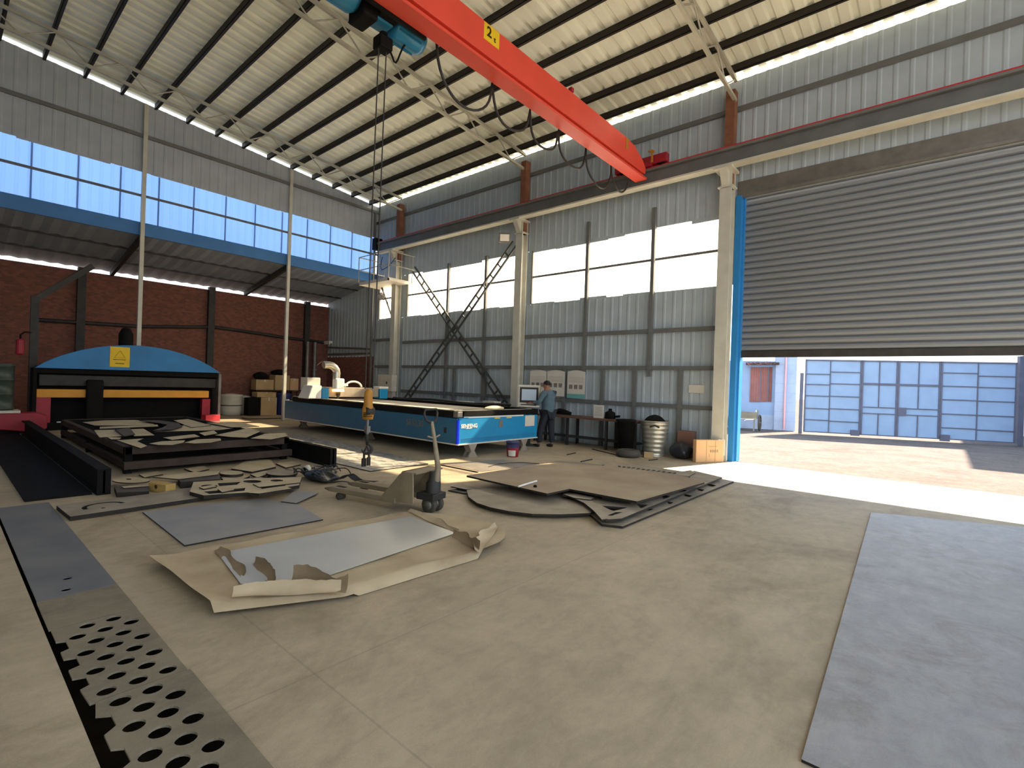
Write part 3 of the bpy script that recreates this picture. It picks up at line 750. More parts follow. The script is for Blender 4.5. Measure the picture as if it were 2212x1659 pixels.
while x < LX1-.2: m.box(x, x+.008, LY0+.2, LY1-.25, .82, .93); x += .12
m.build('support_slats', MDK, lm)
m = MB(); m.tube([(x, LY1+.06, 1.02+.02*math.sin(x*2)) for x in [LX0+1.8+.3*i for i in range(18)]], .035, 8); m.build('cable_chain', MDK, lm)
for x, y in ((LX1-.02, LY0+.45), (LX1-.02, LY1-.5), (-11.5, LY0+.45), (-11.5, LY1-.5), (LX0+.4, LY0+.45), (LX0+.4, LY1-.5)):
    m = MB(); z = .0
    m.add([(x-.02, y-.16, 0), (x+.02, y-.16, 0), (x-.02, y+.16, 0), (x+.02, y+.16, 0)], [])
    m.extr([(y-.14, 0), (y+.14, 0), (y+.05, .13), (y+.13, .28), (y-.13, .28), (y-.05, .13)], 'x', x-.14, x-.10)
    m.extr([(y-.14, 0), (y+.14, 0), (y+.05, .13), (y+.13, .28), (y-.13, .28), (y-.05, .13)], 'x', x+.0, x+.04)
    m.box(x-.12, x+.02, y-.04, y+.04, .1, .28); m.box(x-.16, x+.06, y-.12, y+.12, 0, .02); m.build('foot', MRAW, lm)
# gantry
m = MB(); m.box(-13.66, -13.36, 7.3, 9.1, 1.04, 1.32); gb = m.build('gantry_beam', MRAWE, lm, bev=.015)
m = MB(); m.hexa([(-13.9, 6.78, .99), (-13.3, 6.78, .99), (-13.3, 7.18, .99), (-13.9, 7.18, .99), (-13.8, 6.9, 1.36), (-13.3, 6.9, 1.36), (-13.3, 7.18, 1.36), (-13.8, 7.18, 1.36)]); m.build('gantry_end_cover', MWHITE, gb, bev=.02)
m = MB(); m.box(-13.5, -13.28, 7.19, 7.40, .99, 1.30); m.build('blue_end_block', MMBLUE2, gb, bev=.02)
m = MB(); m.box(-13.66, -13.3, 9.12, 9.4, .99, 1.30); m.build('blue_end_block', MMBLUE2, gb, bev=.02)
m = MB(); m.box(-13.68, -13.29, 9.08, 9.42, 1.30, 1.37); m.build('end_block_cap', MWHITE, gb, bev=.02)
m = MB(); m.box(-14.1, -13.7, 6.95, 7.35, 1.2, 1.58); m.build('rear_housing', MOFFW, gb, bev=.02)
m = MB(); m.box(-13.36, -13.14, 7.52, 7.80, 1.26, 1.58); hd = m.build('cutting_head_cover', MWHITE, gb, bev=.04)
MGLOW = bpy.data.materials.new('head_lamp'); MGLOW.use_nodes = True
p_ = MGLOW.node_tree.nodes['Principled BSDF']; p_.inputs['Emission Color'].default_value = (1, .50, .14, 1); p_.inputs['Emission Strength'].default_value = 3.; p_.inputs['Base Color'].default_value = (1, .8, .5, 1)
m = MB(); m.box(-13.35, -13.15, 7.53, 7.79, 1.20, 1.26); m.build('head_lamp', MGLOW, hd)
m = MB(); m.lathe((-13.25, 7.66, .99), [(.01, 0), (.02, .03), (.06, .10), (.07, .2), (.02, .2)], 16); m.build('nozzle', MDK, hd)
pts = [(-13.3, 7.62, 1.56)]
for i in range(12):
    t = i/11*PI*.62; pts.append((-13.3, 7.32+.30*math.cos(t), 1.74+.22*math.sin(t)))
m = MB(); m.tube(pts, [.10+.008*(i % 2) for i in range(len(pts))], 14); m.build('exhaust_hose', MGALV, hd)
m = MB(); m.tube([(-13.5, 7.98, 1.40)]+[(-13.5, 8.2+.3*math.cos(PI-t)*.9+.1, 1.34+.16*math.sin(t)) for t in [PI*i/10 for i in range(11)]], .03, 8); m.build('fibre_cable', MWHITE, gb)
m = MB(); m.box(-13.6, -13.4, 7.86, 8.06, 1.36, 1.44); m.build('cable_clip', MWHITE, gb)
# sheets lying on the bed
MEDGE = M('edge_shade', '#2b2621', .75, .1, .2, 8)  # dark side colour paints in the backlit shade on plate edges
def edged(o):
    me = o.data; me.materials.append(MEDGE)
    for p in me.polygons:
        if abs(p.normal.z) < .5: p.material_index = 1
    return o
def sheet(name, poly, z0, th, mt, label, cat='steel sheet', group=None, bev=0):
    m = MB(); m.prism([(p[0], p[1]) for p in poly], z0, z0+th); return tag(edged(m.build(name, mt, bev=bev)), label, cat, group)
sheet('steel_sheet', [(-14.4, 7.42), (-8.9, 7.42), (-8.9, 9.5), (-14.4, 9.5)], .932, .006, MBED, 'bright steel sheet lying on the blue cutting machine bed')
sheet('steel_sheet', [(-8.7, 7.6), (-8.0, 7.55), (-7.95, 8.9), (-8.75, 9.0)], .932, .006, MBED, 'short steel offcut sheet on the near end of the machine bed')
p = fl(1118, 888, 1.0)
lump('cloth_bundle', (-7.72, p.y-.1, .99), .12, .3, .10, M('pale_cloth', '#d8c9a6', .9, 0, .1, 6), 'pale crumpled cloth on the near right corner of the blue machine', 'cloth', 8)
# console
ct = thing('control_console', 'white pedestal control console with a screen in front of the worker', 'console', (-8.22, 10.2, 0), 0)
u = Vector((.80, .60, 0)); nrm = Vector((.60, -.80, 0)); o0 = Vector((-8.22, 10.2, 0))
def lbox(mb, a0, a1, b0, b1, z0, z1):   # a along u, b along nrm (front positive)
    q = [o0+u*a+nrm*b for a, b in ((a0, b0), (a0, b1), (a1, b1), (a1, b0))]
    q = [(v.x, v.y, z0) for v in q]+[(v.x, v.y, z1) for v in q]
    return mb.hexa([q[0], q[1], q[2], q[3], q[4], q[5], q[6], q[7]])
m = MB(); lbox(m, -.30, .30, -.1, .04, 1.05, 1.58); m.build('monitor_housing', MOFFW, ct, bev=.03)
m = MB(); lbox(m, -.24, .24, .04, .05, 1.12, 1.52); bz = m.build('bezel', MDK, ct)
MSCR = bpy.data.materials.new('screen_glow'); MSCR.use_nodes = True
p_ = MSCR.node_tree.nodes['Principled BSDF']; p_.inputs['Base Color'].default_value = (.3, .36, .42, 1); p_.inputs['Emission Color'].default_value = (.55, .68, .8, 1); p_.inputs['Emission Strength'].default_value = .09
m = MB(); lbox(m, -.19, .19, .05, .053, 1.18, 1.47); m.build('screen', MSCR, ct)
m = MB(); lbox(m, -.28, .28, .0, .34, 1.02, 1.06); m.build('keyboard_tray', MOFFW, ct, bev=.01)
m = MB(); lbox(m, -.2, .2, .1, .28, 1.06, 1.075); m.build('keyboard', MBLK, ct)
m = MB(); lbox(m, -.08, .08, -.08, .08, .5, 1.03); m.build('pedestal', MOFFW, ct, bev=.02)
m = MB(); lbox(m, -.07, .07, -.07, .07, .03, .5); m.build('pedestal_base', MDK, ct)
m = MB(); lbox(m, -.2, .2, -.2, .2, 0, .03); m.build('base_plate', MDK, ct)

# ------------------------------------------------------------------ the worker
wk = thing('person', 'worker in a blue-grey jacket and dark trousers standing at the control console', 'person', (-7.78, 10.35, 0))
MSKIN = M('skin', '#9a6b52', .6, 0, .05, 8); MJACK = M('jacket_cloth', '#566c78', .85, 0, .1, 10, bump=.3, bscale=20); MTROU = M('trouser_cloth', '#262a32', .85, 0, .1, 10)
MHAIR = M('black_hair', '#1a1816', .7, 0, .1, 20); MSHOE = M('shoe_leather', '#2b2522', .6, 0, .1, 10)
def skin(name, verts, edges, radii, mt, parent, root=0, sub=2):
    me = bpy.data.meshes.new(name); off = Vector((0, 0, 0)); q = parent
    while q: off = off+q.location; q = q.parent
    me.from_pydata([Vector(v)-off for v in verts], edges, []); me.materials.append(mt)
    o = bpy.data.objects.new(name, me); COL.objects.link(o); o.parent = parent
    md = o.modifiers.new('skin', 'SKIN'); md.use_smooth_shade = True
    if not me.skin_vertices: return o
    for i, r in enumerate(radii):
        sv = me.skin_vertices[0].data[i]; sv.radius = (r, r) if not isinstance(r, tuple) else r
        sv.use_root = (i == root)
    sb = o.modifiers.new('sub', 'SUBSURF'); sb.levels = sub; sb.render_levels = sub
    return o
# facing -x, the left side (-y) towards the camera
hipc = Vector((-7.70, 10.35, .90)); 
LF, RF = Vector((-7.86, 10.20, .07)), Vector((-7.66, 10.50, .07))
LK, RK = Vector((-7.82, 10.22, .48)), Vector((-7.68, 10.48, .48))
LH, RH = Vector((-7.71, 10.25, .88)), Vector((-7.69, 10.45, .88))
wst = Vector((-7.71, 10.35, 1.05)); chs = Vector((-7.70, 10.35, 1.28)); nkb = Vector((-7.72, 10.35, 1.44)); nk = Vector((-7.75, 10.35, 1.50)); hd0 = Vector((-7.77, 10.35, 1.58)); hd1 = Vector((-7.77, 10.35, 1.66))
LS, RS = Vector((-7.71, 10.15, 1.38)), Vector((-7.69, 10.55, 1.38))
LE, RE = Vector((-7.80, 10.08, 1.14)), Vector((-7.80, 10.60, 1.13))
LW, RW = Vector((-8.02, 10.08, 1.13)), Vector((-8.00, 10.42, 1.14))
V = [hipc, wst, chs, nkb, nk, hd0, hd1, LS, LE, LW, RS, RE, RW, LH, LK, LF, RH, RK, RF, hd0+Vector((-.07, 0, -.03))]
Ed = [(0, 1), (1, 2), (2, 3), (3, 4), (4, 5), (5, 6), (3, 7), (7, 8), (8, 9), (3, 10), (10, 11), (11, 12), (0, 13), (13, 14), (14, 15), (0, 16), (16, 17), (17, 18), (5, 19)]
Rr = [.13, .125, .135, .075, .055, .088, .082, .06, .042, .032, .06, .042, .032, .085, .055, .04, .085, .055, .04, .055]
body = skin('body', V, Ed, Rr, MSKIN, wk)
skin('jacket', [hipc+Vector((0, 0, -.06)), wst, chs, nkb+Vector((.01, 0, -.02)), LS, LE, LE*.25+LW*.75, RS, RE, RE*.25+RW*.75],
     [(0, 1), (1, 2), (2, 3), (3, 4), (4, 5), (5, 6), (3, 7), (7, 8), (8, 9)], [.185, .175, .175, .10, .085, .065, .052, .085, .065, .052], MJACK, wk)
skin('trousers', [hipc, LH+Vector((0, 0, -.03)), LK, LF+Vector((.01, 0, .03)), RH+Vector((0, 0, -.03)), RK, RF+Vector((.01, 0, .03))],
     [(0, 1), (1, 2), (2, 3), (0, 4), (4, 5), (5, 6)], [.15, .115, .085, .075, .115, .085, .075], MTROU, wk)
for F_ in (LF, RF):
    skin('shoe', [F_+Vector((.04, 0, -.025)), F_+Vector((-.06, 0, -.03)), F_+Vector((-.17, 0, -.04))], [(0, 1), (1, 2)], [.045, .045, .032], MSHOE, wk, sub=1)
m = MB(); c0 = hd0+Vector((.012, 0, .035)); prof = []
vs = []; n = 20
for i in range(9):
    ph = PI*.5*i/8*1.15
    for j in range(n):
        a = 2*PI*j/n; rr = .098*math.sin(max(ph, .02)); zz = .102*math.cos(ph)
        if math.cos(a) < -.35: zz = max(zz, .03)
        vs.append(c0+Vector((rr*math.cos(a)*1.06, rr*math.sin(a)*.95, zz)))
m.add(vs, [(i*n+j, i*n+(j+1) % n, (i+1)*n+(j+1) % n, (i+1)*n+j) for i in range(8) for j in range(n)], True); m.build('hair', MHAIR, wk)
for s_ in (-1, 1):
    m = MB(); m.tube([hd0+Vector((.01, s_*.083, -.02)), hd0+Vector((.012, s_*.094, .0)), hd0+Vector((.015, s_*.088, .03))], [.008, .014, .012], 8); m.build('ear', MSKIN, body)
    m = MB(); m.lathe(hd0+Vector((-.083, s_*.03, .02)), [(.001, -.008), (.009, -.004), (.010, 0), (.009, .004), (.001, .008)], 10); m.build('eye', MBLK, body)
m = MB(); m.tube([hd0+Vector((-.085, 0, .025)), hd0+Vector((-.112, 0, -.012)), hd0+Vector((-.09, 0, -.018))], [.009, .016, .012], 8); m.build('nose', MSKIN, body)
m = MB(); m.bar(hd0+Vector((-.108, -.022, -.05)), hd0+Vector((-.108, .022, -.05)), .008, .008); m.build('mouth', MDKRED, body)
for W_, sgn in ((LW, -1), (RW, 1)):
    V2 = [W_, W_+Vector((-.05, 0, -.005))]; E2 = [(0, 1)]; R2 = [.028, .034]
    for i, (dy, L_) in enumerate(((-.03, .075), (-.01, .085), (.01, .08), (.028, .065))):
        b0 = len(V2); V2 += [W_+Vector((-.09, dy, -.005)), W_+Vector((-.09-L_*.5, dy*1.1, -.012)), W_+Vector((-.09-L_, dy*1.1, -.035))]
        E2 += [(1, b0), (b0, b0+1), (b0+1, b0+2)]; R2 += [.011, .009, .008]
    b0 = len(V2); V2 += [W_+Vector((-.06, -sgn*.04, -.01)), W_+Vector((-.10, -sgn*.055, -.02))]; E2 += [(1, b0), (b0, b0+1)]; R2 += [.012, .009]
    skin('hand', V2, E2, R2, MSKIN, body, sub=1)

# ------------------------------------------------------------------ plates in the foreground
def hexholes(x0, x1, ylo, yhi, xs, y0, px=.1265, py=.1295, r=.041):
    hs = []; i = 0; x = xs
    while x < x1-r-.008:
        y = y0+(py/2 if i % 2 else 0)
        k = -3
        while y+k*py < yhi-r-.008:
            yy = y+k*py; k += 1
            if yy > ylo+r+.008: hs.append(disc_pts(x, yy, r, 16))
        x += px; i += 1
    return hs
MPERF = floor_mat('dusty_plate', '#857b69', '#958a76', '#6e6656', scale=1.2, rough=.6)
def scallop(x0, x1, y0, y1, step=.13, dpt=.035):
    top = [(x0, y0)]
    x = x0
    while x < x1-.03:
        top += [(min(x+step*.45, x1), y0), (min(x+step*.5, x1), y0+dpt), (min(x+step*.95, x1), y0+dpt), (min(x+step, x1), y0)]; x += step
    return top+[(x1, y0), (x1, y1), (x0, y1)]
m = MB(); m.curve([(-4.05, .50), (-3.86, .50), (-3.84, .54), (-3.72, .54), (-3.70, .50), (-3.60, .50), (-3.58, .55), (-3.47, .55), (-3.45, .50), (-3.34, .50), (-3.32, .55), (-3.22, .55), (-3.20, .51), (-3.03, .52), (-3.03, .925), (-4.05, .925)], hexholes(-4.05, -3.03, .53, .925, -3.985, .66), .002, .012)
tag(m.build('perforated_plate', MPERF), 'perforated steel trench cover with rows of round holes, the farther of two', 'perforated plate', 'perforated trench covers')
m = MB(); m.curve([(-3.02, .54), (-2.9, .52), (-2.86, .57), (-2.76, .57), (-2.72, .52), (-2.6, .52), (-2.57, .56), (-2.46, .56), (-2.42, .5), (-1.95, .5), (-1.95, .935), (-3.02, .935)], hexholes(-3.02, -1.95, .55, .90, -2.955, .622, r=.044), .004, .015)
tag(m.build('perforated_plate', MPERF), 'perforated steel trench cover with round holes at the bottom edge of the photo', 'perforated plate', 'perforated trench covers')
m = MB(); m.box(TX0-.05, TX0+.0, TY0, TY1, -.05, 0)
m = MB(); m.box(-8.0, -1.96, TY1-.03, TY1-.001, -.06, .0); struct(m.build('trim_7', MDK))
MCOVER = M('oily_blue_grey_plate', '#7b7a7b', .6, .05, .12, 2, h2='#686a70')
m = MB(); m.box(-4.62, -4.07, .492, .93, .0, .008); tag(m.build('cover_plate', MPERF), 'plain grey trench cover next to the perforated plates', 'cover plate')
m = MB(); m.curve([(-8.0, .495), (-4.63, .495), (-4.63, .93), (-8.0, .93)], [disc_pts(-5.0, .7, .03, 12), disc_pts(-4.75, .66, .03, 12)], .0, .008)
tag(m.build('cover_plate', MCOVER), 'long bluish oily trench cover running toward the black rail', 'cover plate')

# right-hand big plate
RX = -.62
pr = [fl(1882, 1107), fl(2212, 1140), None, None]
a = fl(1882, 1107, .012); b = fl(1731, 1641, .012)
poly = [(a.x, a.y), (b.x, b.y), (1.9, 2.5), (1.9, 9.45-.02), (a.x+1.5, a.y+.62*1.5/1.53)]
MBIG = floor_mat('pale_steel_plate', '#98979a', '#aaa9a8', '#867e74', scale=1.6, rough=.42)
sheet('steel_plate', poly, .002, .012, MBIG, 'large pale blue-grey steel plate lying on the floor at the right edge')

# bluish sheet and dusty edge plate
q = [fl(*p, .014) for p in ((308, 1106), (399, 1178), (698, 1122), (640, 1088), (560, 1076))]
sheet('steel_sheet', q, .004, .012, MBLUISH, 'dark blue-grey steel sheet on the floor behind the brown paper board')
q = [fl(*p, .01) for p in ((607, 1086), (640, 1090), (688, 1068), (640, 1060))]
sheet('steel_sheet', q, .02, .008, MBLUISH, 'small grey sheet corner lying between the scrap pile and the pallet truck')
q = [fl(*p, .05) for p in ((122, 1092), (152, 1116), (480, 1068), (640, 1046), (560, 1030), (330, 1066))]
m = MB(); arc = [(fl(228, 1099, .05).x, fl(228, 1099, .05).y)]
cx = fl(225, 1092, .05)
hole = disc_pts(cx.x+.02, cx.y, .20, 18, .20, PI*.55, PI*1.6, False)+list(reversed(disc_pts(cx.x+.02, cx.y, .155, 18, .155, PI*.55, PI*1.6, False)))
m.curve([(p.x, p.y) for p in q], [hole, disc_pts(cx.x+.12, cx.y-.03, .02, 10)], .005, .05)
tag(edged(m.build('steel_plate', MRAWE)), 'dusty steel plate with a curved slot lying before the black rail', 'steel plate')

# kraft paper board with aluminium sheet
base = [fl(*p, .05) for p in ((322, 1208), (460, 1315), (742, 1281), (1030, 1195), (1076, 1137), (882, 1105))]
bt = thing('plate_pack', 'low pack of plates wrapped in torn brown kraft paper, an aluminium sheet showing on top', 'plate pack', (sum(p.x for p in base)/6, sum(p.y for p in base)/6, 0))
m = MB(); m.prism([(p.x*.94+bt.location.x*.06, p.y*.93+bt.location.y*.07) for p in base], .002, .034); m.build('plates', MDK, bt)
base[4], base[5] = fl(1076, 1137, .05), fl(882, 1105, .05)
# paper: triangulated grid inside the outline, wavy
def inside(x, y, P):
    c = False; n = len(P)
    for i in range(n):
        a, b = P[i], P[(i+1) % n]
        if (a[1] > y) != (b[1] > y) and x < (b[0]-a[0])*(y-a[1])/(b[1]-a[1])+a[0]: c = not c
    return c
Bm = Vector((base[2].x, base[2].y, 0))
A, B, C_, D = [Vector((p.x, p.y, 0)) for p in (base[0], base[1], base[3], fl(884, 1105, .05))]
nu, nv = 60, 26; vs = []
rn = random.Random(3)
ph = [(rn.uniform(2, 11), rn.uniform(2, 11), rn.uniform(0, 6)) for _ in range(7)]
for i in range(nu+1):
    for j in range(nv+1):
        u, v = i/nu, j/nv      # u along the long side, v from far to near
        near = B.lerp(Bm, u/.47) if u < .47 else Bm.lerp(C_, (u-.47)/.53); far = A.lerp(D, u); p = far.lerp(near, v)+(Vector((base[4].x, base[4].y, 0))-D.lerp(C_, .5))*(u**7*4*v*(1-v))
        z = .05+.0018*sum(math.sin(a*p.x+b*p.y+c) for a, b, c in ph)
        e = min(u*3, (1-u)*3, v*1.6, (1-v)*1.6)
        z += .03*max(0, 1-u*14)
        z += .014*max(0, 1-e*6)*(.5+.5*math.sin(5*p.x+9*p.y))
        if v > .985: z = .006 if u > .5 else .03; p = p+(near-far).normalized()*.02
        vs.append((p.x, p.y, z))
m = MB(); m.add(vs, [(i*(nv+1)+j, i*(nv+1)+j+1, (i+1)*(nv+1)+j+1, (i+1)*(nv+1)+j) for i in range(nu) for j in range(nv)], True); m.build('wrapping_paper', MPAPER, bt)
def ribbon(name, a, b, hs, mt, par, width, lift, n=14, k=9, seed=1, curl=1.2):
    """a torn paper flap: hinge line a-b, curling up and back over"""
    rnd = random.Random(seed); A_, B_ = Vector(a), Vector(b); d = (B_-A_); s_ = Vector((-d.y, d.x, 0)).normalized()*hs; vs = []
    cp = [rnd.uniform(.6, 1.1) for _ in range(6)]; off = [cp[int(i*4.99/n)]*(1-(i*4.99/n) % 1)+cp[int(i*4.99/n)+1]*((i*4.99/n) % 1)+rnd.uniform(-.05, .05) for i in range(n+1)]
    for i in range(n+1):
        t = i/n; W_ = width*off[i]*(.35+.65*math.sin(PI*min(1, max(0, t*.9+.06))))
        for j in range(k):
            q_ = j/(k-1); ang = curl*q_
            vs.append(A_.lerp(B_, t)+s_*(W_*math.sin(ang)/curl)+Vector((0, 0, lift*(1-math.cos(ang))*off[i]+.004*math.sin(9*t+5*q_))))
    m = MB(); m.add(vs, [(i*k+j, i*k+j+1, (i+1)*k+j+1, (i+1)*k+j) for i in range(n) for j in range(k-1)], True)
    return m.build(name, mt, par)
al = [fl(*p, .062) for p in ((470, 1196), (520, 1262), (672, 1256), (985, 1152), (886, 1116))]
m = MB(); m.prism([(p.x, p.y) for p in al], .064, .067); m.build('aluminium_sheet', MALU, bt)
z6 = .066
ribbon('torn_flap', fl(462, 1190, z6), fl(520, 1246, z6), 1, MPAPERD, bt, .12, .05, seed=2)
ribbon('torn_flap', fl(586, 1272, z6), fl(545, 1218, z6), -1, MPAPERD, bt, .14, .07, seed=3, curl=1.7)
ribbon('torn_flap', fl(500, 1290, z6), fl(735, 1280, z6), 1, MPAPER, bt, .12, .08, seed=5, n=20, curl=1.5)
ribbon('torn_flap', fl(625, 1262, z6), fl(745, 1282, z6), 1, MPAPERD, bt, .16, .10, seed=6, curl=1.9)
ribbon('torn_flap', fl(975, 1160, z6), fl(1032, 1190, z6), 1, MPAPERD, bt, .12, .08, seed=7, curl=1.9)
ribbon('torn_flap', fl(1036, 1194, z6), fl(1078, 1138, z6), 1, MPAPER, bt, .20, .07, seed=8, curl=1.4)
ribbon('torn_flap', fl(880, 1104, z6), fl(985, 1152, z6), 1, MPAPER, bt, .13, .05, seed=9, curl=1.3)
p = fl(968, 1217, 0); lump('pebble', (p.x, p.y, 0), .022, .02, .03, MWHITE, 'small white crumb on the floor at the front edge of the paper pack', 'crumb', 2, 10, 6)

# ------------------------------------------------------------------ printed plate beside the rails
q = [fl(*p, .012) for p in ((640, 937), (788, 967), (925, 1002), (800, 1018), (722, 1000), (610, 955))]
MPRINT = bpy.data.materials.new('masked_steel'); MPRINT.use_nodes = True
n = MPRINT.node_tree; N = n.nodes; L = n.links; pb = N['Principled BSDF']; pb.inputs['Roughness'].default_value = .38
gp = N.new('ShaderNodeNewGeometry'); mp = N.new('ShaderNodeMapping'); mp.inputs['Rotation'].default_value = (0, 0, .5); mp.inputs['Scale'].default_value = (7, 16, 1)
vo = N.new('ShaderNodeTexVoronoi'); vo.inputs['Scale'].default_value = 1.0; rp = N.new('ShaderNodeValToRGB')
L.new(gp.outputs['Position'], mp.inputs[0]); L.new(mp.outputs[0], vo.inputs['Vector']); L.new(vo.outputs['Color'], rp.inputs[0]); L.new(rp.outputs[0], pb.inputs['Base Color'])
rp.color_ramp.elements[0].color = (*lin('#84817b'), 1); rp.color_ramp.elements[1].color = (*lin('#b9b5ac'), 1); rp.color_ramp.elements[0].position = .3; rp.color_ramp.elements[1].position = .6
sheet('steel_plate', q, .003, .014, MPRINT, 'long pale steel plate with blotchy film lying between the rail and the blue machine', 'steel plate')

# ------------------------------------------------------------------ stack of cut plates in the middle
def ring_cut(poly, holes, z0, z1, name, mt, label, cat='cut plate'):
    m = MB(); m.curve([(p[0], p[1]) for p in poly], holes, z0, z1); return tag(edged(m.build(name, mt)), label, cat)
P_ = lambda pts, z: [(fl(a, b, z).x, fl(a, b, z).y) for a, b in pts]
# skeleton sheet with triangular cut-outs at the bottom
fr_ = P_([(1222, 1062), (1300, 1128), (1345, 1133), (1585, 1037), (1500, 1020), (1430, 1017)], .05)
hl = [P_(t, .05) for t in ([(1296, 1102), (1330, 1106), (1318, 1114), (1300, 1112)], [(1350, 1102), (1362, 1103), (1330, 1112), (1326, 1110)], [(1392, 1094), (1412, 1096), (1398, 1102)], [(1440, 1080), (1455, 1082), (1446, 1087)], [(1478, 1064), (1496, 1068), (1480, 1074)], [(1505, 1052), (1522, 1055), (1512, 1061)], [(1520, 1040), (1548, 1046), (1536, 1050)], [(1286, 1086), (1340, 1090), (1310, 1098)])]
ring_cut(fr_, [h for h in hl], .004, .03, 'skeleton_plate', MRAWE, 'bottom plate of the stack with triangular cut-outs along its right edge')
fr2 = P_([(1255, 1078), (1308, 1124), (1342, 1122), (1560, 1032), (1500, 1018)], .08)
hl2 = [P_(t, .08) for t in ([(1300, 1094), (1356, 1098), (1324, 1106)], [(1330, 1108), (1345, 1108), (1322, 1116), (1312, 1115)], [(1375, 1090), (1400, 1092), (1384, 1100)], [(1430, 1070), (1448, 1074), (1432, 1080)], [(1466, 1056), (1484, 1060), (1470, 1066)], [(1500, 1044), (1514, 1047), (1502, 1053)])]
ring_cut(fr2, hl2, .064, .09, 'skeleton_plate', MRAWE, 'skeleton plate with triangular windows sandwiched in the middle stack')
# half disc
pd = fl(1010, 1064, .03)
top = [(1008, 1060), (1012, 1075), (1030, 1088), (1060, 1098), (1100, 1106), (1150, 1112), (1210, 1113), (1275, 1110), (1292, 1100), (1262, 1078), (1230, 1066), (1150, 1050)]
sheet('round_plate', P_(top, .05), .033, .028, MRAWE, 'big half-round steel plate sticking out under the front of the stack', 'cut plate')
# curved arm between disc and skeleton
arm = [(1225, 1062), (1250, 1066), (1275, 1078), (1296, 1096), (1312, 1120), (1300, 1122), (1284, 1104), (1262, 1086), (1236, 1074), (1215, 1070)]
sheet('curved_strip', P_(arm, .11), .094, .014, MRAWE, 'curved steel strip lying across the front corner of the stack', 'cut plate')
sheet('offcut', P_([(1216, 1066), (1250, 1066), (1284, 1074), (1276, 1078), (1240, 1074)], .13), .111, .012, MRAWE, 'slim pale offcut tucked into the notch of the top plate', 'steel offcut')
sheet('offcut', P_([(974, 1050), (1000, 1045), (1040, 1055), (1036, 1058), (1005, 1056)], .05), .03, .016, MRAWE, 'pointed steel offcut jutting out left of the stack', 'steel offcut')
sheet('offcut', P_([(968, 1057), (1000, 1052), (1030, 1060), (1005, 1064)], .03), .004, .014, MDK, 'dark flat offcut on the floor under the pointed piece', 'steel offcut')
sheet('support_block', P_([(1100, 1048), (1180, 1058), (1230, 1050), (1150, 1036)], .1), .064, .09, MDK, 'dark packing plate under the middle of the top plate', 'packing plate')
sheet('support_block', P_([(1300, 1076), (1360, 1084), (1490, 1034), (1430, 1024)], .12), .094, .06, MDK, 'dark packing strip under the right side of the top plate', 'packing plate')
tp = [(1008, 1027), (1182, 1066), (1230, 1056), (1376, 1083), (1522, 1042), (1470, 1026), (1330, 1008), (1200, 998), (1165, 1003)]
MTOP = M('rusty_top_plate', '#a8997f', .6, .1, .1, 1.2, h2='#8f7b66', bump=.05, bscale=6)
sheet('top_plate', P_(tp, .183), .157, .026, MTOP, 'large brownish notched steel plate on top of the middle stack', 'cut plate')
a = fl(1120, 1052, .19); b = fl(1159, 1040, .19)
m = MB(); m.tube([(a.x, a.y, .197), (b.x, b.y, .197)], .013, 10); tag(m.build('white_tube', MWHITE), 'short white tube lying on the brown top plate', 'tube')
a = fl(1156, 1051, .19); m = MB(); m.lathe((a.x, a.y, .184), [(.002, .03), (.02, .026), (.026, .012), (.026, 0)], 12); tag(m.build('cap', MBLK), 'small black cap lying beside the white tube', 'cap')
# lattice strip behind the stack
la = P_([(1318, 1009), (1340, 1003), (1400, 1007), (1500, 1022), (1535, 1036), (1470, 1034), (1400, 1022)], .05)
hl = []
A0 = [fl(1334, 1005, .05), fl(1490, 1024, .05)]; B0 = [fl(1328, 1010, .05), fl(1450, 1030, .05)]
for i in range(13):
    for j in range(3):
        t0, t1 = (i+.18+.25*(j % 2))/13.6, (i+.82+.25*(j % 2))/13.6; s0, s1 = (j+.16)/3.3+.06, (j+.8)/3.3+.06
        pp = [A0[0].lerp(A0[1], t).lerp(B0[0].lerp(B0[1], t), s) for t, s in ((t0, s0), (t1, s0), (t1, s1), (t0, s1))]
        hl.append([(v.x, v.y) for v in pp])
ring_cut(la, hl, .033, .05, 'lattice_plate', MRAWE, 'narrow steel lattice strip with rows of holes behind the top plate')
sheet('offcut', P_([(1464, 1020), (1492, 1016), (1502, 1022), (1488, 1030), (1455, 1028)], .1), .092, .012, MRAWE, 'pale offcut lying at the right end of the lattice strip', 'steel offcut')
# thin pieces on the floor
def floorbar(p, q, w_, label):
    a, b = fl(*p), fl(*q); m = MB(); m.bar((a.x, a.y, .009), (b.x, b.y, .009), w_, .016); tag(m.build('steel_bar', MDK), label, 'steel bar')
floorbar((1280, 971), (1338, 985), .04, 'long dark flat bar on the floor before the workbench')
floorbar((1225, 983), (1243, 979), .03, 'short dark bar on the floor nearest the worker')
floorbar((1255, 998), (1279, 993), .03, 'short dark bar on the floor behind the pale plate')
floorbar((1402, 995), (1420, 993), .03, 'short dark bar on the floor in front of the galvanised drum')
floorbar((942, 1003), (1032, 1021), .03, 'long thin dark strip on the floor left of the stack')
sheet('steel_sheet', P_([(1180, 1000), (1210, 994), (1306, 1004), (1266, 1014)], .008), .002, .006, MRAW, 'pale thin plate on the floor just behind the top plate')
a = [fl(x, y) for x, y in ((1055, 1010), (1075, 1004), (1100, 1001.5), (1130, 1001), (1165, 1003))]
m = MB(); m.tube([(v.x, v.y, .016) for v in a], .006, 6); tag(m.build('wire', MDK), 'thin curved wire lying on the floor behind the stack', 'wire')
sheet('steel_sheet', P_([(950, 1000), (1040, 1018), (1180, 1003), (1090, 992)], .006), .001, .004, MRAW, 'thin floor plate between the machine foot and the stack')

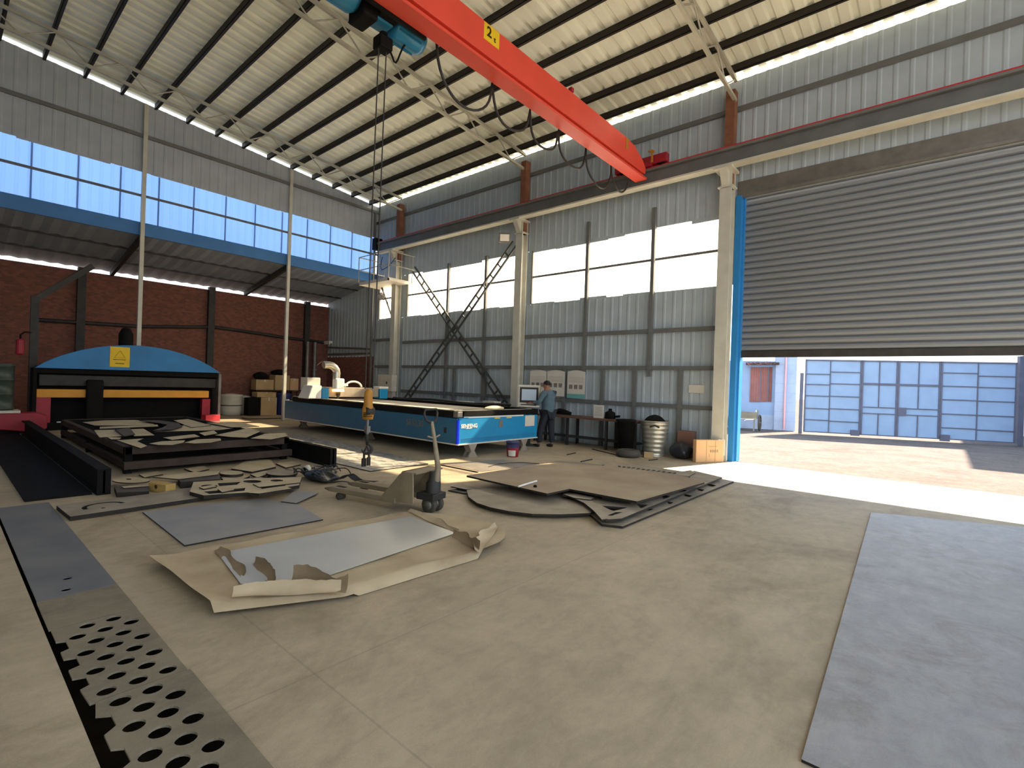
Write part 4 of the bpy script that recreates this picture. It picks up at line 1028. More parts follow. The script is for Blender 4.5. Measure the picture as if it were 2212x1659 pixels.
# ------------------------------------------------------------------ paint bucket
c = fl(1107, 986); 
bk = thing('paint_bucket', 'red paint bucket with dark blue lid band near the machine foot', 'bucket', c)
m = MB(); m.lathe((0, 0, 0), [(.02, .0), (.125, 0), (.14, .2)], 28); m.build('body', MDKRED, bk, False)
m = MB(); m.lathe((0, 0, 0), [(.1405, .2), (.148, .31), (.155, .31), (.155, .335), (.02, .335)], 28); m.build('lid_band', M('bucket_band', '#3c3f66', .5, 0, .1, 8), bk, False)
d = Vector((-c.x, -c.y, 0)).normalized(); an = math.atan2(d.y, d.x)
m = MB(); vs = []
for i in range(9):
    t = an-.75+1.25*i/8
    for z in (.02, .15): vs.append(((.127+.075*z+.002)*math.cos(t), (.127+.075*z+.002)*math.sin(t), z))
m.add(vs, [(2*i, 2*i+2, 2*i+3, 2*i+1) for i in range(8)]); m.build('label', MOFFW, bk, False)

# ------------------------------------------------------------------ pallet truck
jk = thing('pallet_truck', 'dusty grey hand pallet truck with long handle standing between the paper pack and the stack', 'pallet truck', (-4.70, 4.03, 0), math.atan2(-.33, -1.55))
# local: +x runs toward the fork tips, y across
for s_ in (-1, 1):
    m = MB(); y = s_*.2
    m.hexa([(.36, y-.08, .10), (1.50, y-.08, .10), (1.50, y+.08, .10), (.36, y+.08, .10), (.36, y-.08, .165), (1.46, y-.08, .165), (1.46, y+.08, .165), (.36, y+.08, .165)])
    m.hexa([(1.50, y-.08, .10), (1.62, y-.05, .11), (1.62, y+.05, .11), (1.50, y+.08, .10), (1.46, y-.08, .165), (1.62, y-.05, .13), (1.62, y+.05, .13), (1.46, y+.08, .165)])
    fk = m.build('fork', MTRUCK, jk, False, bev=.008)
    m = MB(); m.box(1.27, 1.43, y-.03, y+.03, .1655, .167); m.build('roller_slot', MBLK, fk, False)
    m = MB(); m.lathe((1.36, y-.045, .045), [(.01, 0), (.045, 0), (.045, .09), (.01, .09)], 18, 'y'); m.build('load_roller', MTYRE, fk, False)
m = MB(); m.extr([(.08, .14), (.62, .12), (.58, .17), (.30, .47), (.24, .50), (.10, .50)], 'y', -.275, -.255)
m.extr([(.08, .14), (.62, .12), (.58, .17), (.30, .47), (.24, .50), (.10, .50)], 'y', .255, .275)
m.hexa([(.60, -.26, .12), (.60, .26, .12), (.56, .26, .12), (.56, -.26, .12), (.28, -.26, .50), (.28, .26, .50), (.24, .26, .50), (.24, -.26, .50)])
m.box(.06, .28, -.26, .26, .48, .50); m.build('body_frame', MTRUCK, jk, False, bev=.006)
m = MB(); m.box(-.10, .16, -.13, .13, .16, .24); m.lathe((0, 0, .2), [(.09, 0), (.09, .16), (.06, .2), (.05, .3), (.02, .3)], 18); m.build('pump', MDK, jk, False, bev=.01)
for s_ in (-1, 1):
    m = MB(); m.lathe((0, s_*.07-.03, .10), [(.03, 0), (.085, 0), (.10, .01), (.10, .05), (.085, .06), (.03, .06)], 28, 'y'); wh = m.build('steer_wheel', MTYRE, jk, False)
    m = MB(); m.lathe((0, s_*.07-.034, .10), [(.005, 0), (.055, 0), (.055, .068), (.005, .068)], 18, 'y'); m.build('hub', MGREY, wh, False)
m = MB(); m.tube([(-.02, 0, .22), (-.06, 0, .55), (.0, 0, .85), (.06, 0, 1.10)], [.045, .035, .026, .024], 12); hn = m.build('handle', MTRUCK, jk, False)
m = MB(); m.tube([(.06, 0, 1.08), (.065, -.10, 1.12), (.075, -.13, 1.2), (.08, -.11, 1.25), (.08, .11, 1.25), (.075, .13, 1.2), (.065, .10, 1.12), (.06, 0, 1.08)], .015, 10); m.build('grip_loop', MDK, hn, False)
m = MB(); m.tube([(.02, -.12, .93), (.015, 0, .90), (.02, .12, .93)], .011, 8); m.build('cross_lever', MTRUCK, hn, False)

# ------------------------------------------------------------------ strapping heap
c = fl(690, 1036)
hp = thing('strapping_heap', 'tangled heap of black plastic strapping on the floor before the right rail', 'strapping', (c.x, c.y, 0))
rn = random.Random(4)
lp = lump('film_lump', (c.x+.05, c.y+.0, 0), .34, .24, .17, MBAG, None, None, 12, rough=.28); lp.parent = hp; lp.location = Vector(lp.location)-hp.location
m = MB()
for i in range(12):
    cx0, cy0 = c.x+rn.uniform(-.3, .35), c.y+rn.uniform(-.22, .2); R0 = rn.uniform(.12, .3); tl = rn.uniform(-.5, .5); ph0 = rn.uniform(0, 6)
    m.tube([(cx0+R0*math.cos(a+ph0), cy0+R0*.7*math.sin(a+ph0), max(.015, .1+tl*R0*math.sin(a*1.0)+.03*math.sin(3*a))) for a in [k*PI*1.7/22 for k in range(23)]], .009, 6)
m.build('straps', MBAG, hp)
e = fl(812, 1044)
m = MB(); vs = []
for i in range(15):
    t = i/14; p = Vector((c.x+.2, c.y+.05, 0)).lerp(Vector((e.x, e.y, 0)), t); zz = .012+.10*math.exp(-((t-.42)/.14)**2)
    for s_ in (-1, 1): vs.append((p.x+s_*.03, p.y+s_*.05, zz+(.02 if s_ > 0 else 0)))
m.add(vs, [(2*i, 2*i+1, 2*i+3, 2*i+2) for i in range(14)], True); m.build('loose_strap', MBAG, hp)
m = MB(); vs = []; d0 = fl(658, 1012, .14); m.lathe((d0.x, d0.y, .10), [(.06, 0), (.09, .01), (.09, .07), (.06, .08), (.05, .04), (.06, 0)], 18, 'y'); m.build('tape_roll', MOFFW, hp)

# ------------------------------------------------------------------ rails, cutting table and scrap on the left
def ibeam(name, x0, x1, y, h, w_, label):
    m = MB(); m.box(x0, x1, y-w_/2, y+w_/2, h-.02, h); m.box(x0, x1, y-w_/2, y+w_/2, 0, .02); m.box(x0, x1, y-.012, y+.012, .02, h-.02)
    m.box(x1-.015, x1, y-w_/2, y+w_/2, .02, h-.02)
    return tag(m.build(name, MBLK), label, 'rail')
ibeam('steel_rail', -16.5, -8.1, 1.46, .33, .14, 'long black steel rail along the floor at the left, ending by the slotted plate')
ibeam('steel_rail', -12.6, -8.25, 4.72, .33, .12, 'black steel rail beside the blotchy pale plate, ending behind the strapping heap')
m = MB(); m.box(-16.5, -8.2, .74, 1.36, .001, .03)  # flat black sheet covering this stretch of floor
tag(m.build('black_floor_sheet', MBLK), 'flat black sheet lying left of the long black rail', 'floor plate')
tb = thing('cutting_table', 'low dark steel table with a slatted top covered with scrap pieces, between the two rails', 'table', (-12.4, 3.25, 0))
MTBL = M('rusty_frame', '#3d3028', .7, .1, .25, 5)
TXa, TXb, TYa, TYb, TZ = -15.4, -9.5, 1.95, 4.5, .42
m = MB(); m.box(TXb-.1, TXb, TYa, TYb, .30, TZ); m.box(TXa, TXa+.1, TYa, TYb, .30, TZ); m.box(TXa, TXb, TYa, TYa+.1, .30, TZ); m.box(TXa, TXb, TYb-.1, TYb, .30, TZ); m.build('top_frame', MTBL, tb, bev=.006)
m = MB(); m.box(TXb-.02, TXb+.08, TYa-.02, TYb+.03, .08, .20); m.box(TXa, TXb, TYa, TYa+.08, .08, .18); m.box(TXa, TXb, TYb-.08, TYb, .08, .18); m.build('lower_beam', MTBL, tb, bev=.006)
m = MB(); x = TXa+.2
while x < TXb-.15: m.box(x, x+.012, TYa+.1, TYb-.1, .31, TZ-.005); x += .15
m.build('slats', MBLK, tb)
m = MB(); m.box(TXa+.05, TXb-.02, TYa+.05, TYb-.05, .10, .115); m.build('shade_tray', MBLK, tb)  # added black tray, stands in for the shade under the table
for x in (TXa+.05, -12.5, TXb-.1):
    for y in (TYa+.06, TYb-.06):
        m = MB(); m.box(x-.05, x+.05, y-.05, y+.05, 0, .30); m.build('leg', MBLK, tb)
MSCRAP = M('dusty_scrap', '#cbbd9e', .65, .05, .1, 3, h2='#b2a487')
MSCRAPD = M('dark_scrap', '#57504a', .65, .1, .2, 4)
zt = TZ+.003
def scrap(pts, k, label, mt=None, th=.012, holes=None):
    z = zt+.013*k
    if holes:
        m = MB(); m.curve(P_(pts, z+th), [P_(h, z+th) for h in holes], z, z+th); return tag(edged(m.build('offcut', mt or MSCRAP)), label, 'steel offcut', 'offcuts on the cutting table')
    return sheet('offcut', P_(pts, z+th), z, th, mt or MSCRAP, label, 'steel offcut', 'offcuts on the cutting table')
scrap([(178, 912), (225, 908), (290, 907), (345, 911), (330, 918), (250, 919), (205, 919)], 0, 'rounded pale offcut at the far left of the scrap table')
scrap([(216, 922), (340, 917), (342, 921), (215, 926)], 1, 'long thin pale strip lying across the far left of the table')
scrap([(203, 929), (248, 928), (268, 942), (215, 945)], 0, 'square pale offcut near the left edge of the table')
scrap([(282, 927), (310, 926), (334, 940), (290, 942)], 1, 'pale square offcut right of the dark block on the table')
scrap([(248, 928), (280, 924), (292, 938), (268, 942)], 2, 'dark rusty offcut between two pale squares on the table', MSCRAPD)
scrap([(375, 908), (406, 905), (456, 919), (414, 923), (395, 916)], 1, 'pale notched offcut at the middle back of the table')
scrap([(333, 933), (400, 918), (470, 914), (505, 925), (470, 929)], 0, 'large pale pointed triangular offcut in the middle of the table')
ry = [(296+46*math.cos(t), 915+9*math.sin(t)) for t in [PI*(-.15+1.2*i/14) for i in range(15)]]
scrap([(300, 908), (345, 908), (385, 913), (394, 921), (372, 927), (330, 930), (352, 923), (362, 917), (340, 913)], 3, 'dark curved ring segment on the table beside the pointed triangle', MSCRAPD)
scrap([(252, 951), (310, 947), (296, 953), (318, 963), (304, 968), (286, 962)], 0, 'pale stepped offcut at the front left of the table')
scrap([(322, 958), (350, 953), (400, 951), (396, 956), (372, 961), (342, 961)], 1, 'pale half-moon offcut at the front of the table')
scrap([(398, 956), (424, 949), (476, 947), (478, 951), (455, 956), (420, 958)], 2, 'pale curved offcut lapping the half-moon piece')
scrap([(464, 940), (540, 924), (562, 932), (532, 945), (500, 944)], 0, 'pale four-sided offcut at the front right of the table')
scrap([(541, 947), (572, 937), (616, 935), (622, 942), (585, 949)], 1, 'pale offcut at the right corner of the table')
scrap([(446, 913), (520, 912), (560, 921), (500, 923)], 2, 'thin pale offcut at the far right of the table')
# floor scrap in front of the table
def fscrap(pts, z, th, label, mt=None, holes=None, name='offcut'):
    if holes:
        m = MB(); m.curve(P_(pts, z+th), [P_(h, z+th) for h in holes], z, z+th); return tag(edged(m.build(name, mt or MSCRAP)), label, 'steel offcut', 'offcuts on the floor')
    return sheet(name, P_(pts, z+th), z, th, mt or MSCRAP, label, 'steel offcut', 'offcuts on the floor')
el_ = lambda cx, cy, a, b, n=22: [(cx+a*math.cos(2*PI*i/n), cy+b*math.sin(2*PI*i/n)) for i in range(n)]
fscrap([(247, 1051), (320, 1047), (322, 1061), (252, 1064)], .004, .06, 'thick dark rectangular slab on the floor beside the left rail end', MSCRAPD)
fscrap([(262, 1051), (320, 1046), (322, 1050), (268, 1054)], .066, .012, 'pale narrow strip lying on the thick dark slab')
fscrap(el_(283, 1037, 41, 6), .082, .014, 'round pale disc with a small hole by the end of the left rail', None, [el_(278, 1035, 6, 1.4, 12)], 'disc_offcut')
wb_ = thing('wood_block', 'yellowish wooden block with a dark knot on the floor before the table', 'block', fl(350, 1062), .35)
m = MB(); m.box(-.17, .17, -.07, .07, 0, .12); m.build('block', MWOOD, wb_, False, bev=.01)
m = MB(); m.lathe((-.02, -.07, .075), [(.001, -.002), (.025, -.002), (.03, .001)], 12, 'y'); m.build('knot', MTBL, wb_, False)
fscrap([(384, 1033), (472, 1024), (476, 1035), (390, 1041)], .004, .09, 'thick dark steel block on the floor in the middle before the table', MSCRAPD)
fscrap([(330, 1030), (410, 1020), (476, 1017), (470, 1025), (386, 1035)], .096, .014, 'long pale offcut lying over the thick dark block')
fscrap(el_(500, 1021, 26, 4.5), .036, .04, 'oval pale offcut on the floor right of the thick block')
fscrap([(500, 1012), (540, 990), (585, 993), (596, 1008), (545, 1019)], .004, .03, 'large pale offcut under the right end of the table')
fscrap([(478, 1032), (500, 1025), (540, 1028), (520, 1036), (486, 1040)], .004, .03, 'small pale jagged offcut next to the oval piece')
fscrap(el_(609, 1021, 34, 6), .06, .022, 'round brownish disc leaning on the scrap before the right rail', MRAWE, None, 'disc_offcut')
fscrap([(578, 1026), (620, 1013), (640, 1016), (640, 1030), (590, 1034)], .004, .045, 'dark slab under the round brownish disc', MSCRAPD)
fscrap([(418, 1041), (530, 1034), (652, 1030), (646, 1048), (560, 1062), (440, 1070), (410, 1062)], .056, .045, 'pale skeleton sheet with irregular cut-outs lying before the table', None,
       [el_(452, 1050, 18, 3), [(470, 1044), (520, 1041), (512, 1047), (474, 1050)], el_(545, 1040, 20, 3), [(440, 1062), (530, 1054), (528, 1060), (452, 1067)], [(560, 1052), (620, 1045), (616, 1049), (566, 1056)], el_(598, 1038, 14, 2.2)], 'skeleton_plate')
fscrap([(534, 1064), (545, 1058), (620, 1052), (630, 1055), (560, 1066)], .103, .03, 'rounded pale bar at the front edge of the skeleton sheet')
fscrap([(546, 1045), (640, 1036), (650, 1042), (560, 1052)], .103, .012, 'thin pale offcut on top of the skeleton sheet')

# more scrap in the pile
fscrap([(300, 1024), (340, 1018), (352, 1024), (312, 1031)], .004, .02, 'small four-sided offcut under the front edge of the table at its left end')
fscrap([(398, 1012), (440, 1006), (452, 1013), (420, 1020)], .004, .02, 'small pale offcut under the middle of the table front beam')
fscrap([(540, 1024), (572, 1017), (584, 1022), (556, 1031)], .036, .02, 'pale scrap wedge behind the skeleton sheet')
fscrap([(596, 1001), (632, 996), (650, 1003), (618, 1010)], .004, .02, 'pale scrap plate against the right rail')
fscrap([(470, 1056), (500, 1052), (506, 1058), (480, 1063)], .103, .016, 'small loose chip of steel on the left part of the skeleton sheet')
fscrap([(430, 1052), (462, 1047), (468, 1051), (440, 1056)], .103, .014, 'tiny pale bar on the left end of the skeleton sheet')
scrap([(352, 945), (420, 938), (432, 943), (372, 950)], 1, 'slim pale offcut behind the half-moon piece on the table')
scrap([(430, 935), (462, 930), (470, 936), (442, 941)], 2, 'small pale square offcut behind the curved piece on the table')
scrap([(232, 944), (262, 945), (258, 949), (240, 949)], 1, 'small pale chip at the left front edge of the table')

# ------------------------------------------------------------------ plate press in the lean-to
pr_ = thing('plate_press', 'big plate press with arched blue top and ochre beam standing in the lean-to', 'press', (-17.55, 3.78, 0))
ya, yb, zb, zp, xf = 1.66, 5.92, 1.59, 2.315, -17.25
arcp = [(ya, zb)]+[(ya+(yb-ya)*i/24, zb+(zp-zb)*(1-(2*i/24-1)**2)**.85) for i in range(1, 24)]+[(yb, zb+.03)]
m = MB(); m.extr(arcp, 'x', xf-.1, xf); ar = m.build('arched_top', MARCH, pr_, bev=.01)
a = onX(237, 792, xf+.01); b = onX(281, 751, xf+.01)
m = MB(); m.box(xf, xf+.006, a.y, b.y, a.z, b.z); sk = m.build('warning_sticker', MYEL, ar)
yc = (a.y+b.y)/2; h = b.z-a.z
MSTK = M('sticker_print', '#8a6a14', .7, 0, 0)
m = MB(); A_ = (yc, a.z+h*.82); B_ = (yc-.12, a.z+h*.46); C2 = (yc+.12, a.z+h*.46)
for p, q in ((A_, B_), (B_, C2), (C2, A_)): m.bar((xf+.008, p[0], p[1]), (xf+.008, q[0], q[1]), .02, .004)
m.build('triangle_mark', MSTK, sk)
m = MB(); m.box(xf+.005, xf+.009, yc-.15, yc+.13, a.z+h*.355, a.z+h*.38); m.build('rule', MINK, sk)
m = MB(); m.box(xf+.005, xf+.009, yc-.10, yc+.10, a.z+h*.15, a.z+h*.2); m.build('caption_bar', MSTK, sk)
m = MB(); m.box(-17.85, xf, yb-.05, yb+.02, 0, zb); m.build('side_plate', MGREY, pr_)
m = MB(); m.box(-17.85, xf, ya-.02, ya+.05, 0, zb); m.build('side_plate', MBLK, pr_)
m = MB(); m.box(-17.87, -17.80, ya, yb, 0.0, zb); m.build('back_plate', MBLK, pr_)
m = MB(); m.box(-17.80, xf-.11, ya+.06, yb-.06, zb-.12, zb+.05); m.build('top_housing', MBLK, pr_)
m = MB(); m.box(-17.70, xf-.18, ya+.1, yb-.06, 1.14, 1.43); m.build('upper_ram', MDK, pr_, bev=.02)
m = MB(); m.box(-17.55, xf-.04, ya+.02, 5.62, .84, 1.055); m.build('ochre_beam', MYBEAM, pr_, bev=.015)
m = MB(); m.box(xf-.04, xf+.10, 2.66, 3.02, .25, 1.32); m.build('centre_cylinder', MBLK, pr_, bev=.04)
m = MB(); m.box(-17.55, xf-.01, ya+.02, 1.98, .2, .84); m.build('red_foot', MDKRED, pr_)
m = MB(); m.box(-17.55, xf-.1, 5.46, 5.68, .30, .8); m.build('red_foot', MDKRED, pr_)
m = MB(); m.box(-17.75, xf, ya+.1, yb-.1, .0, .2); m.build('bed', MBLK, pr_)
for y in (2.1, 3.45, 4.0, 4.65):
    m = MB(); m.box(xf, xf+.05, y, y+.15, .2, .23); m.build('clamp_plate', MGALV, pr_)
m = MB(); mc = onX(272, 735, -17.6); m.lathe((-17.6, mc.y, zb+.05), [(.05, 0), (.17, 0), (.17, .98), (.13, 1.08), (.09, 1.15), (.02, 1.17)], 20); m.build('motor', MBLK, pr_)
# things beside the press
rbz = thing('drum_plinth', 'red painted steel base plinth at the left edge carrying a ribbed drum', 'plinth', (-16.9, 1.25, 0))
m = MB(); m.extr([(.6, .18), (1.7, .02), (1.86, .12), (1.86, .42), (1.66, .50), (.6, .50)], 'x', -17.18, -16.65); m.build('base', MDKRED, rbz, bev=.02)
m = MB(); m.box(-17.1, -16.75, .65, 1.55, 0, .2); m.build('underframe', MBLK, rbz)
m = MB(); m.box(-17.22, -16.62, .62, 1.38, .50, .56); tag(m.build('plinth_board', MOFFW), 'pale board between the red plinth and the ribbed drum', 'board')
dm = thing('oil_drum', 'dark green ribbed oil drum standing on the red plinth at the left edge', 'drum', (-16.92, .98, .56))
m = MB(); pf_ = [(.05, 0), (.3, 0)]
for z in (.02, .36, .70, 1.02): pf_ += [(.30, z), (.318, z+.015), (.318, z+.04), (.30, z+.055)]
pf_ += [(.30, 1.08), (.31, 1.1), (.28, 1.1), (.28, 1.08), (.02, 1.08)]
m.lathe((0, 0, 0), pf_, 32); m.build('shell', M('drum_green', '#3f4a44', .4, .2, .12, 5), dm, False)
m = MB(); m.box(-17.98, -17.86, 1.36, 1.52, 1.9, 2.32); px_ = m.build('fire_extinguisher', MDKRED, bev=.05); tag(px_, 'dark pink-red canister hung on the black post at the left edge', 'canister')
m = MB(); m.tube([(-17.92, 1.44, 2.3), (-17.92, 1.44, 2.42), (-17.95, 1.52, 2.5), (-18.0, 1.66, 2.5)], .02, 8); m.build('strap', MBLK, px_)
m = MB(); m.box(-18.1, -17.98, 1.62, 1.78, 0, 3.45); struct(m.build('column_21', MDK))
m = MB(); a = onX(200, 575, -18.3); m.bar((-18.05, 1.7, 3.38), (-18.3, a.y, a.z), .1, .14); struct(m.build('brace', MDK))
m = MB(); m.tube([(-21.7, 2.0, 3.1), (-21.7, 4.75, 3.18), (-21.7, 7.2, 3.42), (-21.7, 8.4, 3.36), (-21.7, 9.66, 3.28), (-21.7, 11.8, 3.2)], .06, 10); tag(m.build('wall_pipe', MDK), 'dark sagging pipe running along the brick wall of the lean-to', 'pipe')
for p in ((661, 745), (677, 760)):
    q = onX(p[0], 860, -21.45); m = MB(); m.tube([(-21.45, q.y, 0.0), (-21.45, q.y, 3.15)], .085, 14); tag(m.build('exhaust_duct', MGREY), 'grey vertical exhaust duct on the brick wall, %s of the pair' % ('left' if p[0] == 661 else 'right'), 'duct')
m = MB(); m.box(-21.6, -18.2, 11.9, 11.97, 2.62, 2.70); m.tube([(-21.5, 11.85, 2.98), (-18.1, 11.85, 2.84)], .04, 8); tag(m.build('wall_pipe', MGREY), 'pair of grey pipes on the end wall of the lean-to behind the cutting head', 'pipe')
tl = thing('tube_lamp', 'short white tube lamp fitting on the lean-to corner above the brick end wall', 'lamp', (-21.5, 11.8, 3.1))
m = MB(); m.box(-21.75, -21.2, 11.72, 11.88, 3.16, 3.26); m.build('fitting', MWHITE, tl); m = MB(); m.tube([(-21.72, 11.78, 3.13), (-21.25, 11.78, 3.13)], .025, 8); m.build('tube', MWHITE, tl)
# red box
c = fl(454, 919); rp_ = thing('red_box', 'small red box on the floor beside the right end of the press', 'box', c, .1)
m = MB(); m.box(-.16, .16, -.20, .20, 0, .16); m.build('lower_half', M('faded_red_board', '#a86a66', .7, 0, .1, 5), rp_, False, bev=.008)
m = MB(); m.box(-.165, .165, -.205, .205, .16, .33); m.build('lid', M('box_red', '#c83a46', .5, 0, .05, 5), rp_, False, bev=.01)
# sacks and cartons at the brick wall
def sackbin(x, y, r, h, label, band):
    t = thing('white_tub', label, 'tub', (x, y, 0)); m = MB()
    m.lathe((0, 0, 0), [(.02, 0), (r*.86, .01), (r*.97, h*.25), (r*.95, h*.45), (r, h*.55), (r*.97, h*.9), (r*1.06, h*.93), (r*1.06, h), (r*.3, h*1.05), (.01, h*1.06)], 26); m.build('tub', MOFFW, t, False)
    if band: m = MB(); m.lathe((0, 0, h*.47), [(r*.97, 0), (r*1.0, .01), (r*1.0, .03), (r*.97, .04)], 26); m.build('band', MDK, t, False)
a = fl(497, 897); sackbin(a.x, a.y+.02, .38, .80, 'larger white lidded tub with a dark band beside the press', True)
b = onX(524, 880, -21.2); sackbin(-21.45, b.y+.12, .26, .72, 'slimmer white tub behind the larger white tub', False)
b = onX(575, 880, -20.65); boxc('carton', (-20.65, b.y, 0), .5, .62, .72, .0, MCARD2, 'plain brown carton standing on the floor left of the blue machine tail', 'box')
boxc('carton', (-20.65, b.y-.1, .726), .45, .75, .2, .06, MCARD2, 'tilted open carton on top of the brown floor carton', 'box')
b2 = onX(546, 880, -20.65); boxc('carton', (-20.65, b2.y-.02, 0), .42, .46, .70, .0, MBLK, 'dark carton on the floor between the white tub and the brown carton', 'box', None, False)
pal = boxthing('storage_shelf', -21.6, -20.95, 8.5, 10.3, .95, 1.0, MTBL, 'wide brown shelf board against the brick wall carrying cartons', 'shelf')
for y in (8.57, 10.22):
    for x in (-21.55, -21.0):
        m = MB(); m.box(x-.03, x+.03, y-.03, y+.03, 0, .95); m.build('leg', MTBL, pal)
boxc('carton', (-21.25, 8.87, 1.0), .5, .70, .42, 0, MCARD2, 'wide pale carton at the left end of the wall shelf', 'box')
boxc('carton', (-21.25, 9.57, 1.0), .5, .62, .62, .05, MCARD2, 'tall brown carton in the middle of the wall shelf', 'box')
boxc('carton', (-21.25, 10.1, 1.0), .45, .36, .5, .0, MCARD, 'small brown carton at the right end of the wall shelf', 'box')
lump('dark_sack', (-21.25, 8.8, 1.42), .25, .3, .32, MBLK, 'dark sack heaped on the pale carton of the wall shelf', 'sack', 21)
lump('dark_sack', (-21.25, 9.55, 1.62), .22, .33, .25, MBLK, 'dark sack lying on the tall carton of the wall shelf', 'sack', 22)
c = onX(600, 880, -20.65); t = thing('blue_drum', 'dark blue plastic drum on the floor behind the slim gable post', 'drum', (-20.65, c.y+.24, 0))
m = MB(); m.lathe((0, 0, 0), [(.03, 0), (.26, 0), (.29, .05), (.29, .8), (.25, .88), (.2, .9), (.02, .9)], 26); m.build('shell', M('drum_blue', '#2b3266', .4, 0, .1, 4), t, False)
c = fl(560, 904); sheet('floor_board', [(c.x-.3, c.y-.5), (c.x+.3, c.y-.5), (c.x+.4, c.y+.9), (c.x-.2, c.y+.8)], .003, .03, MCARD2, 'flattened brown carton sheet on the floor before the cartons', 'cardboard')

# ------------------------------------------------------------------ yard gate and what stands outside
G0 = Vector((-4.24, 22.74, 0)); GT = Vector((.92, .392, 0)).normalized(); GN = Vector((GT.y, -GT.x, 0))
MGATE = M('gate_paint', '#88a2c4', .6, 0, .05, 2); MGFR = M('gate_frame', '#5b5f72', .6, .1, .1, 4)
gt = thing('yard_gate', 'wide pale blue steel gate with dark frame bars across the yard', 'gate', G0+GT*3.3)
def gbox(mb, s0, s1, z0, z1, d0, d1):
    q = [G0+GT*s+GN*d for s, d in ((s0, d0), (s1, d0), (s1, d1), (s0, d1))]
    return mb.hexa([(v.x, v.y, z0) for v in q]+[(v.x, v.y, z1) for v in q])
for s0, s1 in ((0, 1.925), (1.93, 3.105), (3.11, 4.445), (4.45, 6.7)):
    m = MB(); gbox(m, s0, s1, .1, 2.95, -.02, 0); lf = m.build('leaf', MGATE, gt)
    m = MB(); w_ = .04
    gbox(m, s0+.002, s0+w_+.02*(s0 > 1), .1, 2.97, 0, .04); gbox(m, s1-w_, s1, .1, 2.97, 0, .04); gbox(m, s0, s1, .08, .12, 0, .04); gbox(m, s0, s1, 2.92, 2.97, 0, .04)
    if s0 == 0:
        gbox(m, .86, .89, .1, 2.95, 0, .03)
        for z in (2.39, 1.98, 1.53, 1.03, .58): gbox(m, 0, .87, z-.018, z+.018, 0, .03)
        for z in (2.49, 2.03, 1.54, 1.05, .56): gbox(m, .88, 1.9, z-.018, z+.018, 0, .03)
        gbox(m, 1.62, 1.9, .04, .26, 0, .1)
    elif s0 < 4:
        c = (s0+s1)/2
        gbox(m, c-.015, c+.015, 1.17, 2.95, 0, .03); gbox(m, c-.015, c+.015, .1, .92, 0, .03)
        for z in (2.06,): gbox(m, s0, s1, z-.04, z+.04, 0, .03)
        for z in (1.17, .93): gbox(m, s0, s1, z-.016, z+.016, 0, .03)
        if s0 > 3: gbox(m, 3.14, 3.4, .9, 1.2, .03, .06)
    else:
        gbox(m, 5.56, 5.59, .1, 2.95, 0, .03)
        for z in (2.55, 2.06, 1.56, 1.03, .52): gbox(m, s0, 5.57, z-.018, z+.018, 0, .03)
        for z in (2.46, 2.05, 1.55, 1.03, .5): gbox(m, 5.58, s1, z-.018, z+.018, 0, .03)
        gbox(m, 4.48, 4.76, .02, .26, 0, .1)
    m.build('leaf_frame', MGFR, lf)
m = MB(); gbox(m, -.16, -.06, 0, 2.42, -.06, .06); m.build('gate_post', MGFR, gt)
m = MB(); gbox(m, 6.74, 6.9, 0, 3.2, -.08, .08); m.build('gate_post', MGFR, gt)
# block wall, curtain hut, low wall
MBLOCK = M('pale_block', '#99a5bd', .85, 0, .08, 3); MHUT = M('hut_paint', '#8299bc', .8, 0, .06, 2)
m = MB(); W0 = Vector((-5.50, 23.56, 0)); gq = lambda s, d: W0+GT*s+GN*d
q = [gq(s, d) for s, d in ((0, 0), (.80, 0), (.80, -.3), (0, -.3))]; m.hexa([(v.x, v.y, 0) for v in q]+[(v.x, v.y, 3.6) for v in q]); wl_ = struct(m.build('wall_yard_block', MBLOCK))
m = MB()
for i in range(1, 9):
    q = [gq(s, d) for s, d in ((0, .004), (.80, .004), (.80, 0), (0, 0))]; m.hexa([(v.x, v.y, .4*i-.006) for v in q]+[(v.x, v.y, .4*i+.006) for v in q])
m.build('block_joints', MHUT, wl_)
m = MB(); p0 = gq(.38, .05); m.tube([(p0.x, p0.y, .05), (p0.x, p0.y, 3.5)], .035, 10); tag(m.build('downpipe', M('pink_pipe', '#d9a3a6', .6, 0, .05, 4)), 'thin pink downpipe on the pale block wall left of the gate', 'pipe')
m = MB(); q = [Vector((-7.9, 22.75, 0)), Vector((-5.5, 23.7, 0)), Vector((-5.6, 23.95, 0)), Vector((-8.0, 23.0, 0))]
m.hexa([(v.x, v.y, 0) for v in q]+[(v.x, v.y, 2.95) for v in q]); struct(m.build('wall_yard_hut', MHUT))
HD = Vector((2.4, .95, 0)).normalized(); HN = Vector((HD.y, -HD.x, 0)); H0 = Vector((-7.9, 22.75, 0))
def onH(px, py, off=.03):
    v = ray(px, py); o = H0+HN*off; return CP+v*(HN.dot(o-CP)/HN.dot(v))
ct_ = thing('red_curtain', 'faded red curtain hanging on the pale blue hut wall outside the door', 'curtain', (onH(1645, 870).x, onH(1645, 870).y, 1.1))
MCURT = M('faded_red_cloth', '#8c605e', .9, 0, .1, 3)
for a, b in ((1619, 1640), (1642, 1657), (1659, 1666)):
    A_ = onH(a, 868); B_ = onH(b, 868); T_ = onH(a, 793); m = MB(); vs = []; k = 14
    for i in range(k+1):
        p = A_.lerp(B_, i/k)+HN*(.02*math.sin(i*1.9))
        vs += [(p.x, p.y, A_.z), (p.x, p.y, T_.z)]
    m.add(vs, [(2*i, 2*i+2, 2*i+3, 2*i+1) for i in range(k)], True); m.build('curtain_strip', MCURT, ct_)
A_, B_ = onH(1611, 786, .06), onH(1681, 786, .06)
aw = thing('awning', 'dark ragged reed awning above the red curtain', 'awning', (A_.x, A_.y, A_.z-.1))
